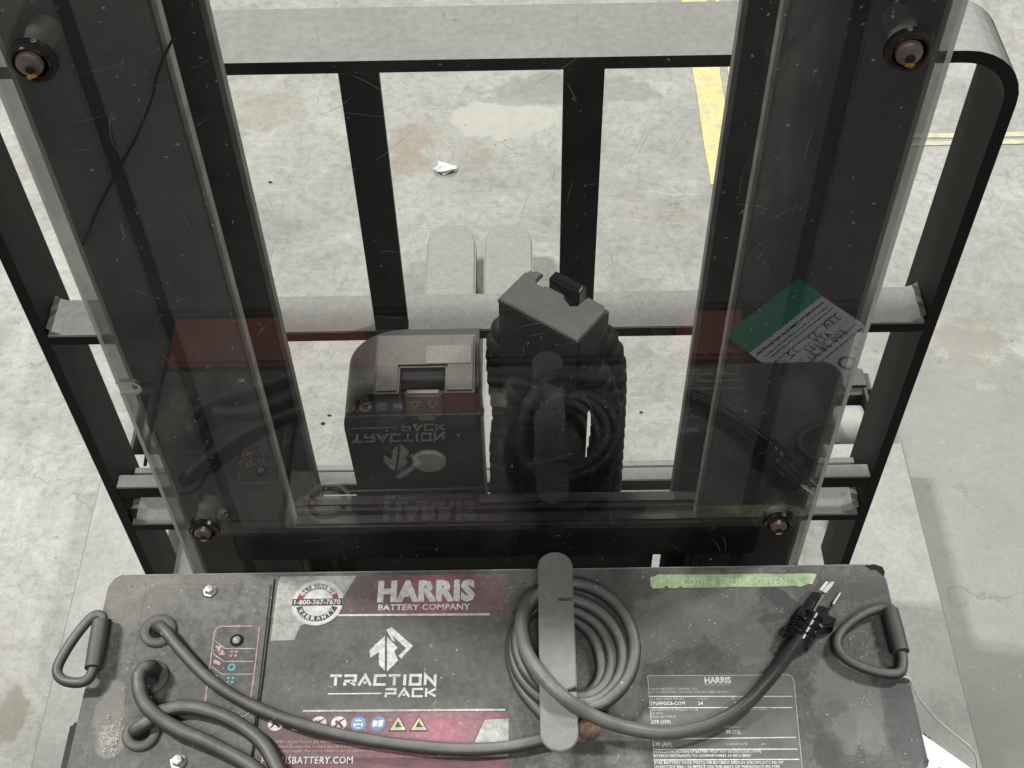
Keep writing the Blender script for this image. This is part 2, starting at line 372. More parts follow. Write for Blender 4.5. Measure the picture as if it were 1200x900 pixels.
def mat_banner(name, xc, lo, hi, wid, xr):
    """printed red band with a bright pink centre"""
    m, nt, b = mat(name); p = coord(nt); s = N(nt, 'ShaderNodeSeparateXYZ'); nt.links.new(p, s.inputs[0])
    d = math_(nt, 'ABSOLUTE', math_(nt, 'SUBTRACT', math_(nt, 'ADD', s.outputs[0], math_(nt, 'MULTIPLY', s.outputs[1], -.1)), xc))
    c = ramp(nt, math_(nt, 'DIVIDE', d, wid), [(0, hi), (.25, tuple(a * .55 + b_ * .45 for a, b_ in zip(lo, hi))), (.6, lo), (1, tuple(a * .9 + .008 for a in lo))])
    n1 = noise(nt, 25, 6, .7, p, .8)
    c = mixc(nt, math_(nt, 'MULTIPLY', ramp(nt, n1, [(.35, 0.), (.75, 1.)]), .5), c, (.17, .155, .15))
    v = noise(nt, 300, 3, .6, p); c = mixc(nt, math_(nt, 'MULTIPLY', ramp(nt, v, [(.64, 0.), (.70, 1.)]), .5), c, (.36, .34, .32))
    nt.links.new(c, b.inputs['Base Color']); b.inputs['Roughness'].default_value = .5; return m

def mat_cord():
    m, nt, b = mat('charging_cord_rubber'); p = coord(nt); sx_ = N(nt, 'ShaderNodeSeparateXYZ'); nt.links.new(p, sx_.inputs[0])
    k = N(nt, 'ShaderNodeMapRange'); k.inputs[1].default_value = .09; k.inputs[2].default_value = .24; nt.links.new(sx_.outputs[0], k.inputs[0])
    n1 = noise(nt, 40, 5, .7, p, .6)
    kk = math_(nt, 'ADD', k.outputs[0], math_(nt, 'MULTIPLY', math_(nt, 'SUBTRACT', n1, .5), .8), True)
    c = mixc(nt, kk, ramp(nt, n1, [(.3, (.085, .085, .08)), (.7, (.155, .155, .147))]), (.035, .035, .034))
    nt.links.new(c, b.inputs['Base Color']); r = N(nt, 'ShaderNodeMapRange'); r.inputs[3].default_value = .5; r.inputs[4].default_value = .25; nt.links.new(kk, r.inputs[0]); nt.links.new(r.outputs[0], b.inputs['Roughness'])
    return m
M_cord = mat_cord()
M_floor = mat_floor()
M_top = mat_boxtop()
M_black = mat_dusty('black_bar_paint', (.009, .009, .009), (.255, .255, .24), .96, .6, .05, .14, patch=.12)
M_legs = mat_dusty('dust_covered_grey_paint', (.13, .13, .12), (.325, .325, .30), .98, .6, .5, patch=.28)
M_fork = mat_dusty('dusty_fork_steel', (.12, .12, .11), (.29, .29, .265), .98, .6, .4, patch=.08)
M_railA = mat_dusty('grey_black_mast_paint', (.10, .10, .097), (.15, .15, .14), .8, .5, .25)
M_railB = mat_dusty('black_mast_paint', (.010, .010, .010), (.045, .045, .042), .7, .5, .2)
M_edge = simple('pale_rail_edge', (.20, .20, .185), .5, .0, .35, 40)  # flange edge faces, paler than the rail fronts
M_edge2 = simple('pale_inner_rail_edge', (.10, .10, .092), .5, .0, .35, 40)
M_groove = simple('rail_groove_black', (.011, .011, .011), .6)
M_motor = mat_dusty('black_motor_housing', (.010, .010, .010), (.032, .031, .028), .7, .5, .2)
M_brack = mat_dusty('black_bracket_paint', (.010, .010, .010), (.088, .086, .077), .95, .5, .2, patch=.15)
M_hose = simple('black_corrugated_rubber', (.008, .008, .008), .65, 0, .5, 60, .2)
M_rubber = mat_dusty('grey_rubber_cable', (.036, .036, .035), (.155, .155, .147), .9, .42, .45, .5, .55, .6)
M_grom = mat_dusty('dusty_rubber_grommet', (.045, .045, .043), (.125, .125, .118), .8, .55, .1, .4, .6)
M_blk = simple('black_gloss_plastic', (.010, .010, .011), .22, 0, .3, 50, .6)
M_hole = simple('dark_opening', (.004, .004, .004), .9)
M_hang = mat_dusty('grey_hanger_paint', (.10, .10, .096), (.185, .185, .174), .9, .5, .15, .45, .6)
M_white = simple('white_print', (.60, .60, .57), .55, 0, .22, 240)
M_dim = simple('dim_white_print', (.46, .46, .43), .55, 0, .3, 350)
M_silver = simple('silver_film', (.36, .36, .335), .42, .15, .28, 90)
M_seal = simple('bright_silver_film', (.58, .58, .555), .38, .1, .15, 60)
M_dark = simple('dark_grey_print', (.055, .055, .052), .5, 0, .3, 90)
M_pink = simple('faded_pink_print', (.46, .27, .25), .55, 0, .2, 90)
M_blue = simple('blue_print', (.13, .26, .46), .5, 0, .25, 120)
M_redp = simple('red_print', (.28, .05, .05), .5, 0, .25, 120)
M_teal = simple('teal_print', (.12, .33, .35), .5, 0, .25, 120)
M_yel = simple('pale_yellow_print', (.50, .46, .30), .5, 0, .25, 120)
M_green = simple('pale_green_tape', (.40, .54, .30), .6, 0, .16, 120, .4, .5, 500)
M_greenl = simple('embossed_tape_letters', (.56, .66, .47), .6, 0, .15, 120)
M_steel = simple('bright_zinc', (.50, .50, .47), .45, .7, .15, 60)
M_bronze = simple('bronze_bolt', (.055, .030, .022), .25, .7, .4, 200)
M_bronze2 = simple('worn_bolt_centre', (.16, .125, .12), .45, .5, .3, 200)
M_amber = simple('painted_amber_glint', (.75, .42, .09), .22, .9, .2, 100)
M_rust = simple('rusty_steel', (.20, .135, .10), .7, .2, .6, 220, .4, .6, 400)
M_stand = simple('pale_plastic_spacer', (.15, .15, .14), .6, 0, .35, 70)
M_body = mat_dusty('charcoal_body_plastic', (.035, .035, .035), (.05, .05, .047), .6, .5, .1)
M_red = simple('red_body_panel', (.27, .062, .045), .5, 0, .12, 30)
M_paper = simple('white_paper', (.70, .72, .75), .7, 0, .05, 40)
M_pgreen = simple('green_paper', (.02, .26, .15), .6, 0, .1, 60)
M_ink = simple('ink', (.03, .03, .035), .6)
M_glassF = mat_guard('polycarbonate_face', True, .013)
M_glassB = mat_guard('polycarbonate_edge', False, .72, .72, (.50, .50, .475), (.85, 1.1))
M_ylw = simple('worn_yellow_tape', (.64, .57, .24), .6, 0, .14, 30)
M_ylw2 = simple('faded_yellow_tape', (.53, .52, .36), .6, 0, .14, 30)
for mm_ in (M_ylw, M_ylw2):
    nt = mm_.node_tree; b = nt.nodes['Principled BSDF']; p = coord(nt); src = b.inputs['Base Color'].links[0].from_socket
    k = ramp(nt, noise(nt, 22, 7, .75, p, .6), [(.48, 0.), (.62, .75)]); k2 = ramp(nt, noise(nt, 160, 4, .7, p), [(.52, 0.), (.62, .5)])
    nt.links.new(mixc(nt, math_(nt, 'MAXIMUM', k, k2), src, (.40, .395, .34)), b.inputs['Base Color'])
M_wheel = simple('cream_polyurethane', (.33, .33, .30), .6, 0, .12, 30)
M_bnr1 = mat_banner('red_banner_print', -.052, (.105, .072, .076), (.30, .080, .115), .11, 0)
M_bnr2 = mat_banner('red_band_print', -.035, (.105, .062, .068), (.34, .13, .17), .17, 0)

for m_ in (M_white, M_dim, M_silver, M_seal, M_pink, M_blue, M_teal, M_yel, M_bnr1, M_bnr2, M_green): grime(m_, .38)
# ------------------------------------------------------------------ floor
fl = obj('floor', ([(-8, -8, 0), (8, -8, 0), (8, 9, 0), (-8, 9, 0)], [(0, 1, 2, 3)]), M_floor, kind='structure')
def edgy(x0, x1, y0, y1, z, along='y', n=60, j=.0011):
    """worn strip of floor tape with a ragged edge"""
    L = []; R = []
    for i in range(n + 1):
        t = i / n
        if along == 'y':
            y = y0 + (y1 - y0) * t; L.append((x0 + random.uniform(-j, j), y, z)); R.append((x1 + random.uniform(-j, j), y, z))
        else:
            x = x0 + (x1 - x0) * t; L.append((x, y0 + random.uniform(-j, j), z)); R.append((x, y1 + random.uniform(-j, j), z))
    V = L + R; F = [(i, i + 1, n + 2 + i, n + 1 + i) for i in range(n)]
    return V, F
sheetfix(obj('floor_marking', join(edgy(.428, .489, 1.40, 3.2, .002), edgy(.508, .519, 1.62, 3.2, .002)), M_ylw, kind='structure'))
sheetfix(obj('floor_marking', join(edgy(.62, 1.9, 1.513, 1.527, .002, 'x'), edgy(.62, 1.9, 1.538, 1.553, .002, 'x')), M_ylw2, kind='structure'))
q = atz(517, 200, 0)
sv = []; 
bm = bmesh.new(); bmesh.ops.create_icosphere(bm, subdivisions=2, radius=1)
for v in bm.verts:
    k = 1 + random.uniform(-.5, .35); v.co = Vector((q.x + v.co.x * .018 * k + (.012 if v.co.x > .3 else 0), q.y + v.co.y * .015 * k, .008 + v.co.z * .006 * k * random.uniform(.4, 1.6)))
o = obj('paper_scrap', frombm(bm), simple('scrap_white', (.66, .64, .64), .7)); o['label'] = 'small crumpled white paper scrap lying on the concrete beyond the forks'; o['category'] = 'scrap'
def debris(px, py, r, lab):
    q = atz(px, py, 0); bm = bmesh.new(); bmesh.ops.create_icosphere(bm, subdivisions=1, radius=1)
    for v in bm.verts:
        k = 1 + random.uniform(-.4, .4); v.co = Vector((q.x + v.co.x * r * k, q.y + v.co.y * r * .6 * k, r * .4 + v.co.z * r * .4 * k))
    o = obj('debris_chip', frombm(bm), M_hole); o['label'] = lab; o['category'] = 'debris'; o['group'] = 'dark chips of debris on the floor'
debris(386, 487, .0035, 'dark chip on the floor seen between left mast rail and black motor, upper of two')
debris(378, 497, .0045, 'dark chip on the floor seen between left mast rail and black motor, lower of two')
debris(317, 214, .0045, 'small dark chip on the floor right of the upper left mast rail')
debris(751, 484, .004, 'dark chip on the floor right of the corrugated hoses')

# ------------------------------------------------------------------ the stacker
ST = thing('pallet_stacker', 'black walkie pallet stacker with clear mast guard and backrest behind the battery pack', 'pallet stacker', (0, .1, 0))
ZT = 2.0; ZB = .12
for s, x_out, x_in in ((-1, .289, .190), (1, .285, .188)):
    def fx(a, b): return (min(s * a, s * b), max(s * a, s * b))
    g0, g1 = (.238, .248) if s < 0 else (.226, .237)
    rail = obj('outer_mast_rail', join(box(*fx(g1, x_out), .050, .062, ZB, ZT, .0015), box(*fx(x_out - .012, x_out), .0625, .15, ZB, ZT, .001)), M_railA, ST)
    obj('flange', box(*fx(x_in, g0), .050, .062, ZB, ZT, .0015), M_railA, rail)
    obj('groove', box(*fx(g0 + .0003, g1 - .0003), .054, .060, ZB, ZT, 0), M_groove, rail)
    obj('rail_edge', box(*fx(x_in - .0035, x_in - .0003), .0505, .0615, ZB, ZT, .0005), M_edge, rail)
    rail = obj('inner_mast_rail', join(box(*fx(.1705, .25), .080, .092, ZB, ZT, .001), box(*fx(.238, .25), .0925, .17, ZB, ZT, .001), box(*fx(.215, .2375), .158, .17, ZB, ZT, .001)), M_railB, ST)
    obj('rail_edge', box(*fx(.166, .1702), .0805, .0915, ZB, ZT, .0005), M_edge2, rail)
# crossmember and base between the rails
zt = aty(600, 592, .055).z; zb = aty(600, 648, .055).z
obj('crossmember', join(box(-.288, .284, .0625, .079, zb, zt - .012, .004, 3)), M_railB, ST)
obj('crossmember_face', box(-.25, .25, .048, .0625, zb + .002, zt - .02, .003), M_railB, ST)
obj('mast_base', box(aty(376, 655, .12).x, aty(764, 655, .12).x, .115, .15, .10, zb - .04, .003), M_railB, ST)

# guard: front sheet with bent-back sides, a slot in its left edge
GX0, GX1, GZ0, GZ1, GY, TH = -.285, .281, .60, 1.72, .020, .004
sz = 1.040; sh = .0065; sw = .017
front = [(GX0, GZ0), (GX1, GZ0), (GX1, GZ1), (GX0, GZ1), (GX0, sz + sh)]
slot = [(GX0 + sw - sh, sz + sh)] + [(GX0 + sw - sh + sh * math.sin(a * math.pi / 6), sz + sh * math.cos(a * math.pi / 6)) for a in range(1, 6)] + [(GX0 + sw - sh, sz - sh), (GX0, sz - sh)]
pol = front + slot
n = len(pol)
guard = obj('mast_guard', ([(x, GY, z) for x, z in pol], [list(range(n))]), M_glassF, ST, label='clear scratched polycarbonate guard bolted over the mast')
rim = ([(x, GY, z) for x, z in slot] + [(GX0, GY, sz + sh)] + [(x, GY + TH, z) for x, z in slot] + [(GX0, GY + TH, sz + sh)], [])
k = len(slot) + 1
rim[1].extend([(i, i + 1, k + i + 1, k + i) for i in list(range(len(slot) - 1))] + [(k - 1, 0, k, 2 * k - 1)])
obj('slot_rim', rim, simple('slot_rim_pale', (.30, .30, .28), .5), guard)
o = obj('slot_outline', ribbon([(GX0 - .0005, sz + sh)] + [(a, b_) for a, b_ in slot[:1] + slot[1:]], .0022), simple('slot_outline_pale', (.36, .36, .34), .5), guard)
for v in o.data.vertices: v.co = Vector((v.co.x, GY - .0006, v.co.y))
for s, x in ((-1, GX0), (1, GX1)):
    obj('guard_side', ([(x, GY + .0005, GZ0), (x, GY + .03, GZ0), (x, GY + .03, GZ1), (x, GY + .0005, GZ1)], [(0, 1, 2, 3)]), M_glassB, guard)
    obj('guard_edge', ([(x, GY - .0006, GZ0), (x - s * .0035, GY - .0006, GZ0), (x - s * .0035, GY - .0006, GZ1), (x, GY - .0006, GZ1)] if s > 0 else
        [(x, GY - .0006, sz + sh + .001), (x + .0032, GY - .0006, sz + sh + .001), (x + .0032, GY - .0006, GZ1), (x, GY - .0006, GZ1), (x, GY - .0006, GZ0), (x + .0032, GY - .0006, GZ0), (x + .0032, GY - .0006, sz - sh - .001), (x, GY - .0006, sz - sh - .001)],
        [(0, 1, 2, 3)] if s > 0 else [(0, 1, 2, 3), (4, 5, 6, 7)]), M_glassB, guard)
M_scr = simple('polycarbonate_scratch', (.30, .30, .285), .6, 0, .3, 200)
nt = M_scr.node_tree; tb = N(nt, 'ShaderNodeBsdfTransparent'); mxs = N(nt, 'ShaderNodeMixShader'); mxs.inputs[0].default_value = .42
nt.links.new(tb.outputs[0], mxs.inputs[1]); nt.links.new(nt.nodes['Principled BSDF'].outputs[0], mxs.inputs[2]); nt.links.new(mxs.outputs[0], nt.nodes['Material Output'].inputs['Surface'])
V = []; F = []
rs = random.Random(5)
def scratch(x, z, a, l, w_, bend=0):
    n_ = 6; k = len(V)
    for i in range(n_ + 1):
        t = i / n_; aa = a + bend * t; xx = x + math.cos(aa) * l * t; zz_ = z + math.sin(aa) * l * t; ww = w_ * (.25 + math.sin(math.pi * t))
        V.extend([(xx - math.sin(aa) * ww, GY - .0003, zz_ + math.cos(aa) * ww), (xx + math.sin(aa) * ww, GY - .0003, zz_ - math.cos(aa) * ww)])
    for i in range(n_): F.append((k + 2 * i, k + 2 * i + 1, k + 2 * i + 3, k + 2 * i + 2))
for i in range(150):
    scratch(rs.uniform(GX0 + .03, GX1 - .06), rs.uniform(.78, 1.42), rs.choice([rs.gauss(1.57, .25), rs.gauss(.1, .25), rs.uniform(0, 3.14)]), rs.choice([.006, .012, .02, .035]) * rs.uniform(.6, 1.4), rs.choice([.00008, .00012, .0002]), rs.uniform(-.4, .4))
for i in range(40):   # the worn area beside the right uprights
    scratch(rs.gauss(.10, .02), rs.uniform(.95, 1.30), rs.gauss(1.5, .3), rs.uniform(.01, .05), .00012, rs.uniform(-.3, .3))
for i in range(50):
    scratch(rs.gauss(.17, .03), rs.uniform(.82, .98), rs.gauss(.9, .6), rs.uniform(.005, .02), .00012, rs.uniform(-.3, .3))
for i in range(60):   # chips and dust specks
    scratch(rs.uniform(GX0 + .03, GX1 - .03), rs.uniform(.80, 1.40), rs.uniform(0, 3.1), rs.uniform(.0012, .0028), rs.uniform(.0003, .0006))
obj('scratches', (V, F), M_scr, guard, kind='stuff')
for (px, py) in ((35, 79), (1067, 66), (238, 628), (913, 620)):
    c = aty(px, py, .012); k = .84 if py < 100 else .80
    bl = obj('guard_bolt', lathe([(0, .0045), (.0112 * k, .0045), (.0128 * k, .0062), (.0142 * k, .0045), (.0148 * k, 0)], (c.x, .020, c.z), (0, -1, 0), 36), M_bronze, guard, True)
    obj('washer', lathe([(.0148 * k, .004), (.0172 * k, .0035), (.0176 * k, 0)], (c.x + .0004, .0195, c.z + .0005), (0, -1, 0), 36), M_blk, bl, True)
    obj('bolt_head', lathe([(0, .0012), (.0030 * k, .0010), (.0036 * k, 0)], (c.x, .0112, c.z - .0012), (0, -1, 0), 20), M_hole, bl, True)
    obj('bolt_face', lathe([(.0100 * k, .0), (.0092 * k, .0022), (.0068 * k, .0036), (0, .0042)], (c.x - .0005, .0153, c.z + .0006), (0, -1, 0), 30), M_bronze2, bl, True)
    obj('amber_glint', join(*[([(c.x + r_ * k * math.cos(a), .0098, c.z + r_ * k * math.sin(a)) for r_, a in ((.0040, a0), (.0040, a1), (.0072, a1), (.0072, a0))], [(0, 1, 2, 3)]) for a0, a1 in ((-2.1, -1.7), (-1.7, -1.3), (-1.3, -.95))]), M_amber, bl)  # amber arc is a highlight painted on the lower bolt face
    obj('spacer', lathe([(.0125 * k, 0), (.0105 * k, .012), (.0125 * k, .026)], (c.x, .0235, c.z), (0, 1, 0), 28), M_stand, guard, True)

# load backrest
BY = .30; BZ = aty(600, 82, BY).z
def hoop(xl, xr, ztop, r, t, y0, y1, zb):
    def prof(off):
        P = [(xl + off, zb)]
        P += [(xl + r - (r - off) * math.cos(a), ztop - r + (r - off) * math.sin(a)) for a in [i * math.pi / 16 for i in range(9)]]
        P += [(xr - r + (r - off) * math.sin(a), ztop - r + (r - off) * math.cos(a)) for a in [i * math.pi / 16 for i in range(9)]]
        P += [(xr - off, zb)]; return P
    A = prof(0); B = prof(t); n = len(A); V = []
    for y in (y0, y1): V += [(x, y, z) for x, z in A] + [(x, y, z) for x, z in B]
    F = []
    for i in range(n - 1):
        F += [(i, i + 1, n + i + 1, n + i), (2 * n + i, 2 * n + i + 1, 3 * n + i + 1, 3 * n + i), (i, i + 1, 2 * n + i + 1, 2 * n + i), (n + i, n + i + 1, 3 * n + i + 1, 3 * n + i)]
    F += [(0, n, 3 * n, 2 * n), (n - 1, 2 * n - 1, 4 * n - 1, 3 * n - 1)]
    return V, F
BR = obj('load_backrest', hoop(-.491, .467, BZ + .012, .058, .0125, BY, BY + .078, .22), M_black, ST, True, label='black flat bar hoop with dusty top edge')
for xa, xb in ((-.1285, -.0935), (.066, .1015)):
    obj('upright_bar', box(xa, xb, BY + .001, BY + .010, .30, BZ - .0008, .001), M_black, BR)
z1 = aty(600, 385, BY).z; z0 = aty(600, 396, BY).z
obj('middle_bar', box(-.478, .454, BY - .001, BY + .0525, z0, z1, .001), M_black, BR)
for s, x in ((-1, -.4775), (1, .4535)):      # weld fillets
    V = []; F = []
    nn = 7
    for i in range(nn):
        y = BY + .002 + i * .008; h = random.uniform(.009, .0115); w = random.uniform(.012, .015)
        V += [(x, y, z1 + h), (x - s * w * .3, y, z1 + h * .45), (x - s * w, y, z1 + .0005)]
    for i in range(nn - 1): F += [(3 * i, 3 * i + 1, 3 * i + 4, 3 * i + 3), (3 * i + 1, 3 * i + 2, 3 * i + 5, 3 * i + 4)]
    obj('weld_bead', (V, F), M_black, BR, True)
za = aty(600, 565, BY).z; zc = aty(600, 575, BY).z
CG = obj('fork_carriage', box(-.478, .454, BY, BY + .020, zc - .004, za, .001), M_black, ST, label='black carriage with two dusty cross bars')
zd = aty(600, 607, BY).z; ze = aty(600, 614, BY).z
obj('lower_bar', box(-.478, .454, BY - .002, BY + .055, ze, zd, .001), M_black, CG)
obj('carriage_plate', box(-.478, .454, BY + .056, BY + .066, ze - .02, zc - .03, .001), M_black, CG)
for s in (-1, 1):
    xx = -.4775 if s < 0 else .4535
    V = []; F = []
    for i in range(7):
        y = BY + .002 + i * .008; V += [(xx, y, zd + random.uniform(.012, .02)), (xx - s * .006, y, zd + .007), (xx - s * random.uniform(.014, .02), y, zd + .0006)]
    for i in range(6): F += [(3 * i, 3 * i + 1, 3 * i + 4, 3 * i + 3), (3 * i + 1, 3 * i + 2, 3 * i + 5, 3 * i + 4)]
    obj('weld_bead', (V, F), M_black, CG, True)

# forks
for xa, xb in ((-.151, -.0565), (-.0415, .051)):
    y0, y1 = .375, 1.195; r = .022
    pts = [(xa, y0), (xb, y0), (xb, y1 - .05)] + [(xb - .004, y1 - .03), (xb - .014, y1 - .007), (xb - .024, y1), (xa + .024, y1), (xa + .014, y1 - .007), (xa + .004, y1 - .03), (xa, y1 - .05)]
    obj('fork', prism(pts, .055, .095, .004), M_fork, ST)
    obj('fork_shank', box(xa, xb, .37, .41, .0955, .36, .003), M_fork, ST)
# straddle legs
for s in (-1, 1):
    xo = .668 if s < 0 else .655
    def sx(a, b): return (min(s * a, s * b), max(s * a, s * b))
    lg = obj('straddle_leg', box(*sx(xo - .13, xo), -.55, .655, .03, .095, .002, 1), M_legs, ST)
    q = atz(1000, 500, .05)
    wx = .585 if s > 0 else -.598
    obj('load_wheel', lathe([(.030, 0), (.036, .002), (.036, .055), (.030, .057)], (wx - .028, .735, .0365), (1, 0, 0), 30), M_wheel, lg, True)
    obj('wheel_bracket', join(box(wx - .036, wx - .031, .66, .78, .02, .09, .002), box(wx + .031, wx + .036, .66, .78, .02, .09, .002), box(wx - .03, wx + .05, .775, .835, .02, .085, .012, 3)), M_brack, lg)

# drive body under and behind the camera side of the battery (seen mirrored in the guard); its unseen width is added to darken that reflection
BD = obj('drive_body', prism([(-.66, -.215), (.66, -.215), (.66, -1.5), (-.66, -1.5)], .45, .752, .01), M_body, ST)
for xa, xb in ((-.345, -.135), (.190, .262)):
    obj('red_cover', prism([(xa, -.2165), (xb, -.2165), (xb, -.284), (xa, -.284)], .7525, .790, .004), M_red, ST, label='red cover panel beside the battery pack')
obj('cover_bridge', prism([(-.1335, -.2165), (.1885, -.2165), (.1885, -.284), (-.1335, -.284)], .7525, .790, .004), M_body, ST)
obj('cover_panel', prism([(-.65, -.2865), (.65, -.2865), (.65, -1.45), (-.65, -1.45)], .7525, .793, .004), M_body, ST)
obj('battery_shelf', box(-.33, .33, -.19, .0, .48, .52, .003), M_body, ST)

# pump motor between the rails, left
def py_(px, py, y): return aty(px, py, y)
my = .125
mx0 = aty(398, 480, my).x; mx1 = aty(562, 480, my).x
mz1 = aty(480, 455, my).z; mz0 = .62
r = .060
prof = [(mx0 + .004, mz0), (mx1, mz0), (mx1, mz1 - .004)] + [(mx0 + r - r * math.sin(a), mz1 - .004 - r + r * math.cos(a)) for a in [i * math.pi / 20 for i in range(11)]]
V, F = prism(prof, 0, .075, .004); V = [(v[0], my + .075 - v[2], v[1]) for v in V]
MO = obj('pump_motor', (V, F), M_motor, ST, True, label='black pump motor with dusty grey cover between the mast rails')
cx0 = aty(437, 458, my).x; cx1 = aty(556, 458, my).x
yb = .235
zc_ = mz1 + .010
a0 = atz(437, 460, zc_); a1 = atz(556, 456, zc_); b0 = atz(434, 392, zc_); 
nx0 = atz(467, 459, zc_).x; nx1 = atz(521, 458, zc_).x; ny = atz(490, 429, zc_).y
cy0 = a0.y
pts = [(a0.x, cy0), (nx0, cy0), (nx0, ny), (nx1, ny), (nx1, cy0), (a1.x, cy0), (a1.x, b0.y), (a0.x, b0.y)]
obj('motor_cover', prism(pts, zc_ - .05, zc_, .002), mat_dusty('dusty_tan_cover', (.03, .03, .028), (.115, .111, .096), .95, .6, .2), MO, label='dusty grey cover with a square notch')
obj('notch_latch', box(nx0 + .004, nx1 - .004, cy0 + .006, cy0 + .014, zc_ - .045, zc_ - .012, .002), simple('latch_grey', (.11, .11, .10), .5), MO)
obj('notch_well', box(nx0 + .0005, nx1 - .0005, ny - .012, ny - .0005, zc_ - .05, zc_ - .006, .001), M_hole, MO)
q0 = atz(500, 405, zc_ + .0006); q1 = atz(552, 425, zc_ + .0006)
sheetfix(obj('rating_label', flat([(q0.x, q1.y), (q1.x, q1.y), (q1.x, q0.y), (q0.x, q0.y)], zc_ + .0006), simple('tan_label', (.135, .13, .112), .6, 0, .2, 400), MO))
d = aty(503, 543, my - .004); obj('end_cap', lathe([(.0165, 0), (.0165, .002), (.015, .0035), (0, .0042)], (d.x, my, d.z), (0, -1, 0), 36), simple('cap_silver', (.62, .62, .57), .5, .1, .12, 90), MO, True)
d = aty(500, 487, my - .002); obj('latch_tab', join(box(d.x - .008, d.x + .008, my - .004, my, d.z - .006, d.z + .008, .001)), simple('cream_tab', (.22, .21, .18), .5), MO)
d = aty(498, 470, my - .002); obj('red_tab', box(d.x - .009, d.x + .009, my - .004, my, d.z - .006, d.z + .008, .001), simple('dark_red_tab', (.10, .02, .018), .5), MO)
# bolts on the motor face
for (px, py) in ((430, 470), (560, 480), (425, 580), (562, 575)):
    d = aty(px, py, my); obj('motor_bolt', lathe([(.006, 0), (.006, .004), (.003, .0055), (0, .006)], (d.x, my, d.z), (0, -1, 0), 12), M_motor, MO, True)

# folded bracket with hoses, right of the motor
zk = .985
K = [atz(583, 350, zk), atz(624, 312, zk), atz(717, 362, zk), atz(677, 398, zk)]
u = (K[3] - K[0] + K[2] - K[1]).normalized(); w = Vector((-u.y, u.x, 0))
L = ((K[3] - K[0]).length + (K[2] - K[1]).length) / 2; D_ = (abs((K[1] - K[0]).dot(w)) + abs((K[2] - K[3]).dot(w))) / 2
O = K[0]
def loc(a, b_): p = O + u * a + w * b_; return (p.x, p.y)
sk = (K[1] - K[0]).dot(u)
r = .008
pts = [(0, 0), (L, 0), (L, D_ - .006), (L - .006, D_), (L * .74, D_), (L * .72, D_ - .014), (L * .66, D_ - .018), (L * .56, D_ - .014), (L * .52, D_ - .010), (L * .30, D_ - .010), (L * .27, D_ - .013), (L * .20, D_ - .013), (L * .17, D_ - .010), (L * .17, D_), (.008, D_), (0, D_ - .008)]
BK = obj('hose_bracket', prism([loc(a, b_) for a, b_ in pts], zk - .004, zk, .001), M_brack, ST, label='black folded bracket with a dusty top plate')
obj('bracket_front', prism([loc(0.001, 0), loc(L - .001, 0), loc(L - .001, .004), loc(.001, .004)], zk - .17, zk - .0045), M_brack, BK)
obj('bracket_side', prism([loc(L - .004, .0045), loc(L, .0045), loc(L, D_), loc(L - .004, D_)], zk - .12, zk - .0045), M_brack, BK)
obj('bracket_left', prism([loc(0, .0045), loc(.004, .0045), loc(.004, D_), loc(0, D_)], zk - .13, zk - .0045), M_brack, BK)
obj('bracket_clip', prism([loc(L * .30, D_ - .006), loc(L * .68, D_ - .006), loc(L * .68, D_ + .004), loc(L * .30, D_ + .004)], zk - .02, zk + .008, .002), M_blk, BK)
for (a, b_) in ((.012, .012), (.022, .010), (.026, .018), (L * .55, .016), (L - .012, D_ - .012), (L - .018, D_ - .018)):
    pass
obj('backing_block', box(.018, .088, .172, .19, .55, .90, .004), M_railB, BK)
obj('bracket_boss', lathe([(.013, 0), (.013, .012), (.010, .014), (0, .014)], aty(640, 470, .125), (0, -1, 0), 24), M_motor, BK, True)
obj('bracket_block', prism([loc(.01, .012), loc(L - .012, .012), loc(L - .012, D_ - .012), loc(.01, D_ - .012)], zk - .30, zk - .02), M_railB, BK)
def hose(pts, r, pitch=.0150, amp=.0022, n=12):
    P = cr(pts, 24); out = [P[0]]; L_ = 0; S_ = [0]
    # resample evenly
    for a, b_ in zip(P, P[1:]): L_ += (b_ - a).length; S_.append(L_)
    N_ = int(L_ / (pitch / 8)); Q = []; j = 0
    for i in range(N_ + 1):
        s = L_ * i / N_
        while j < len(S_) - 2 and S_[j + 1] < s: j += 1
        t = (s - S_[j]) / max(1e-9, S_[j + 1] - S_[j]); Q.append(P[j].lerp(P[j + 1], t))
    return tube(Q, r, n, rad=lambda i: r - amp + amp * 1.3 * abs(math.sin(math.pi * i / 8)) ** .6)
def hp(l, y): return [aty(px, py, y) for px, py in l]
for y, l, r_ in ((.185, [(598, 380), (588, 400), (588, 440), (593, 480), (600, 530), (602, 640)], .0140),
                (.155, [(700, 392), (712, 420), (714, 460), (712, 520), (706, 640)], .0160),
                (.125, [(692, 430), (706, 460), (710, 500), (700, 560), (690, 640)], .0140),
                (.130, [(610, 452), (596, 480), (590, 520), (590, 560), (588, 640)], .0130),
                (.120, [(650, 455), (666, 500), (662, 560), (660, 640)], .0150),
                (.125, [(628, 460), (620, 510), (632, 560), (630, 640)], .0150)):
    obj('corrugated_hose', hose(hp(l, y), r_, .0175, .0034), M_hose, ST, True)
for (px, py, y, sx_, sz_) in ():
    d = aty(px, py, y); obj('bracket_slot', box(d.x - sx_, d.x + sx_, y, y + .006, d.z - sz_, d.z + sz_, .001), M_hole, BK)
# warning dot that dangles between left rail hoses: thin hydraulic line up the left rail
obj('hydraulic_line', tube(cr(hp([(200, 410), (192, 440), (182, 480), (174, 520), (170, 545)], .046), 8), .0016, 8), M_hose, ST, True)
P_ = cr(hp([(225, 5), (203, 45), (190, 72), (182, 95), (178, 115), (160, 160), (138, 200), (115, 245), (97, 288)], .0470), 8)
obj('thin_cable', tube(P_, .0009, 8), M_hose, ST, True, label='thin black wire slanting down the left mast rail')

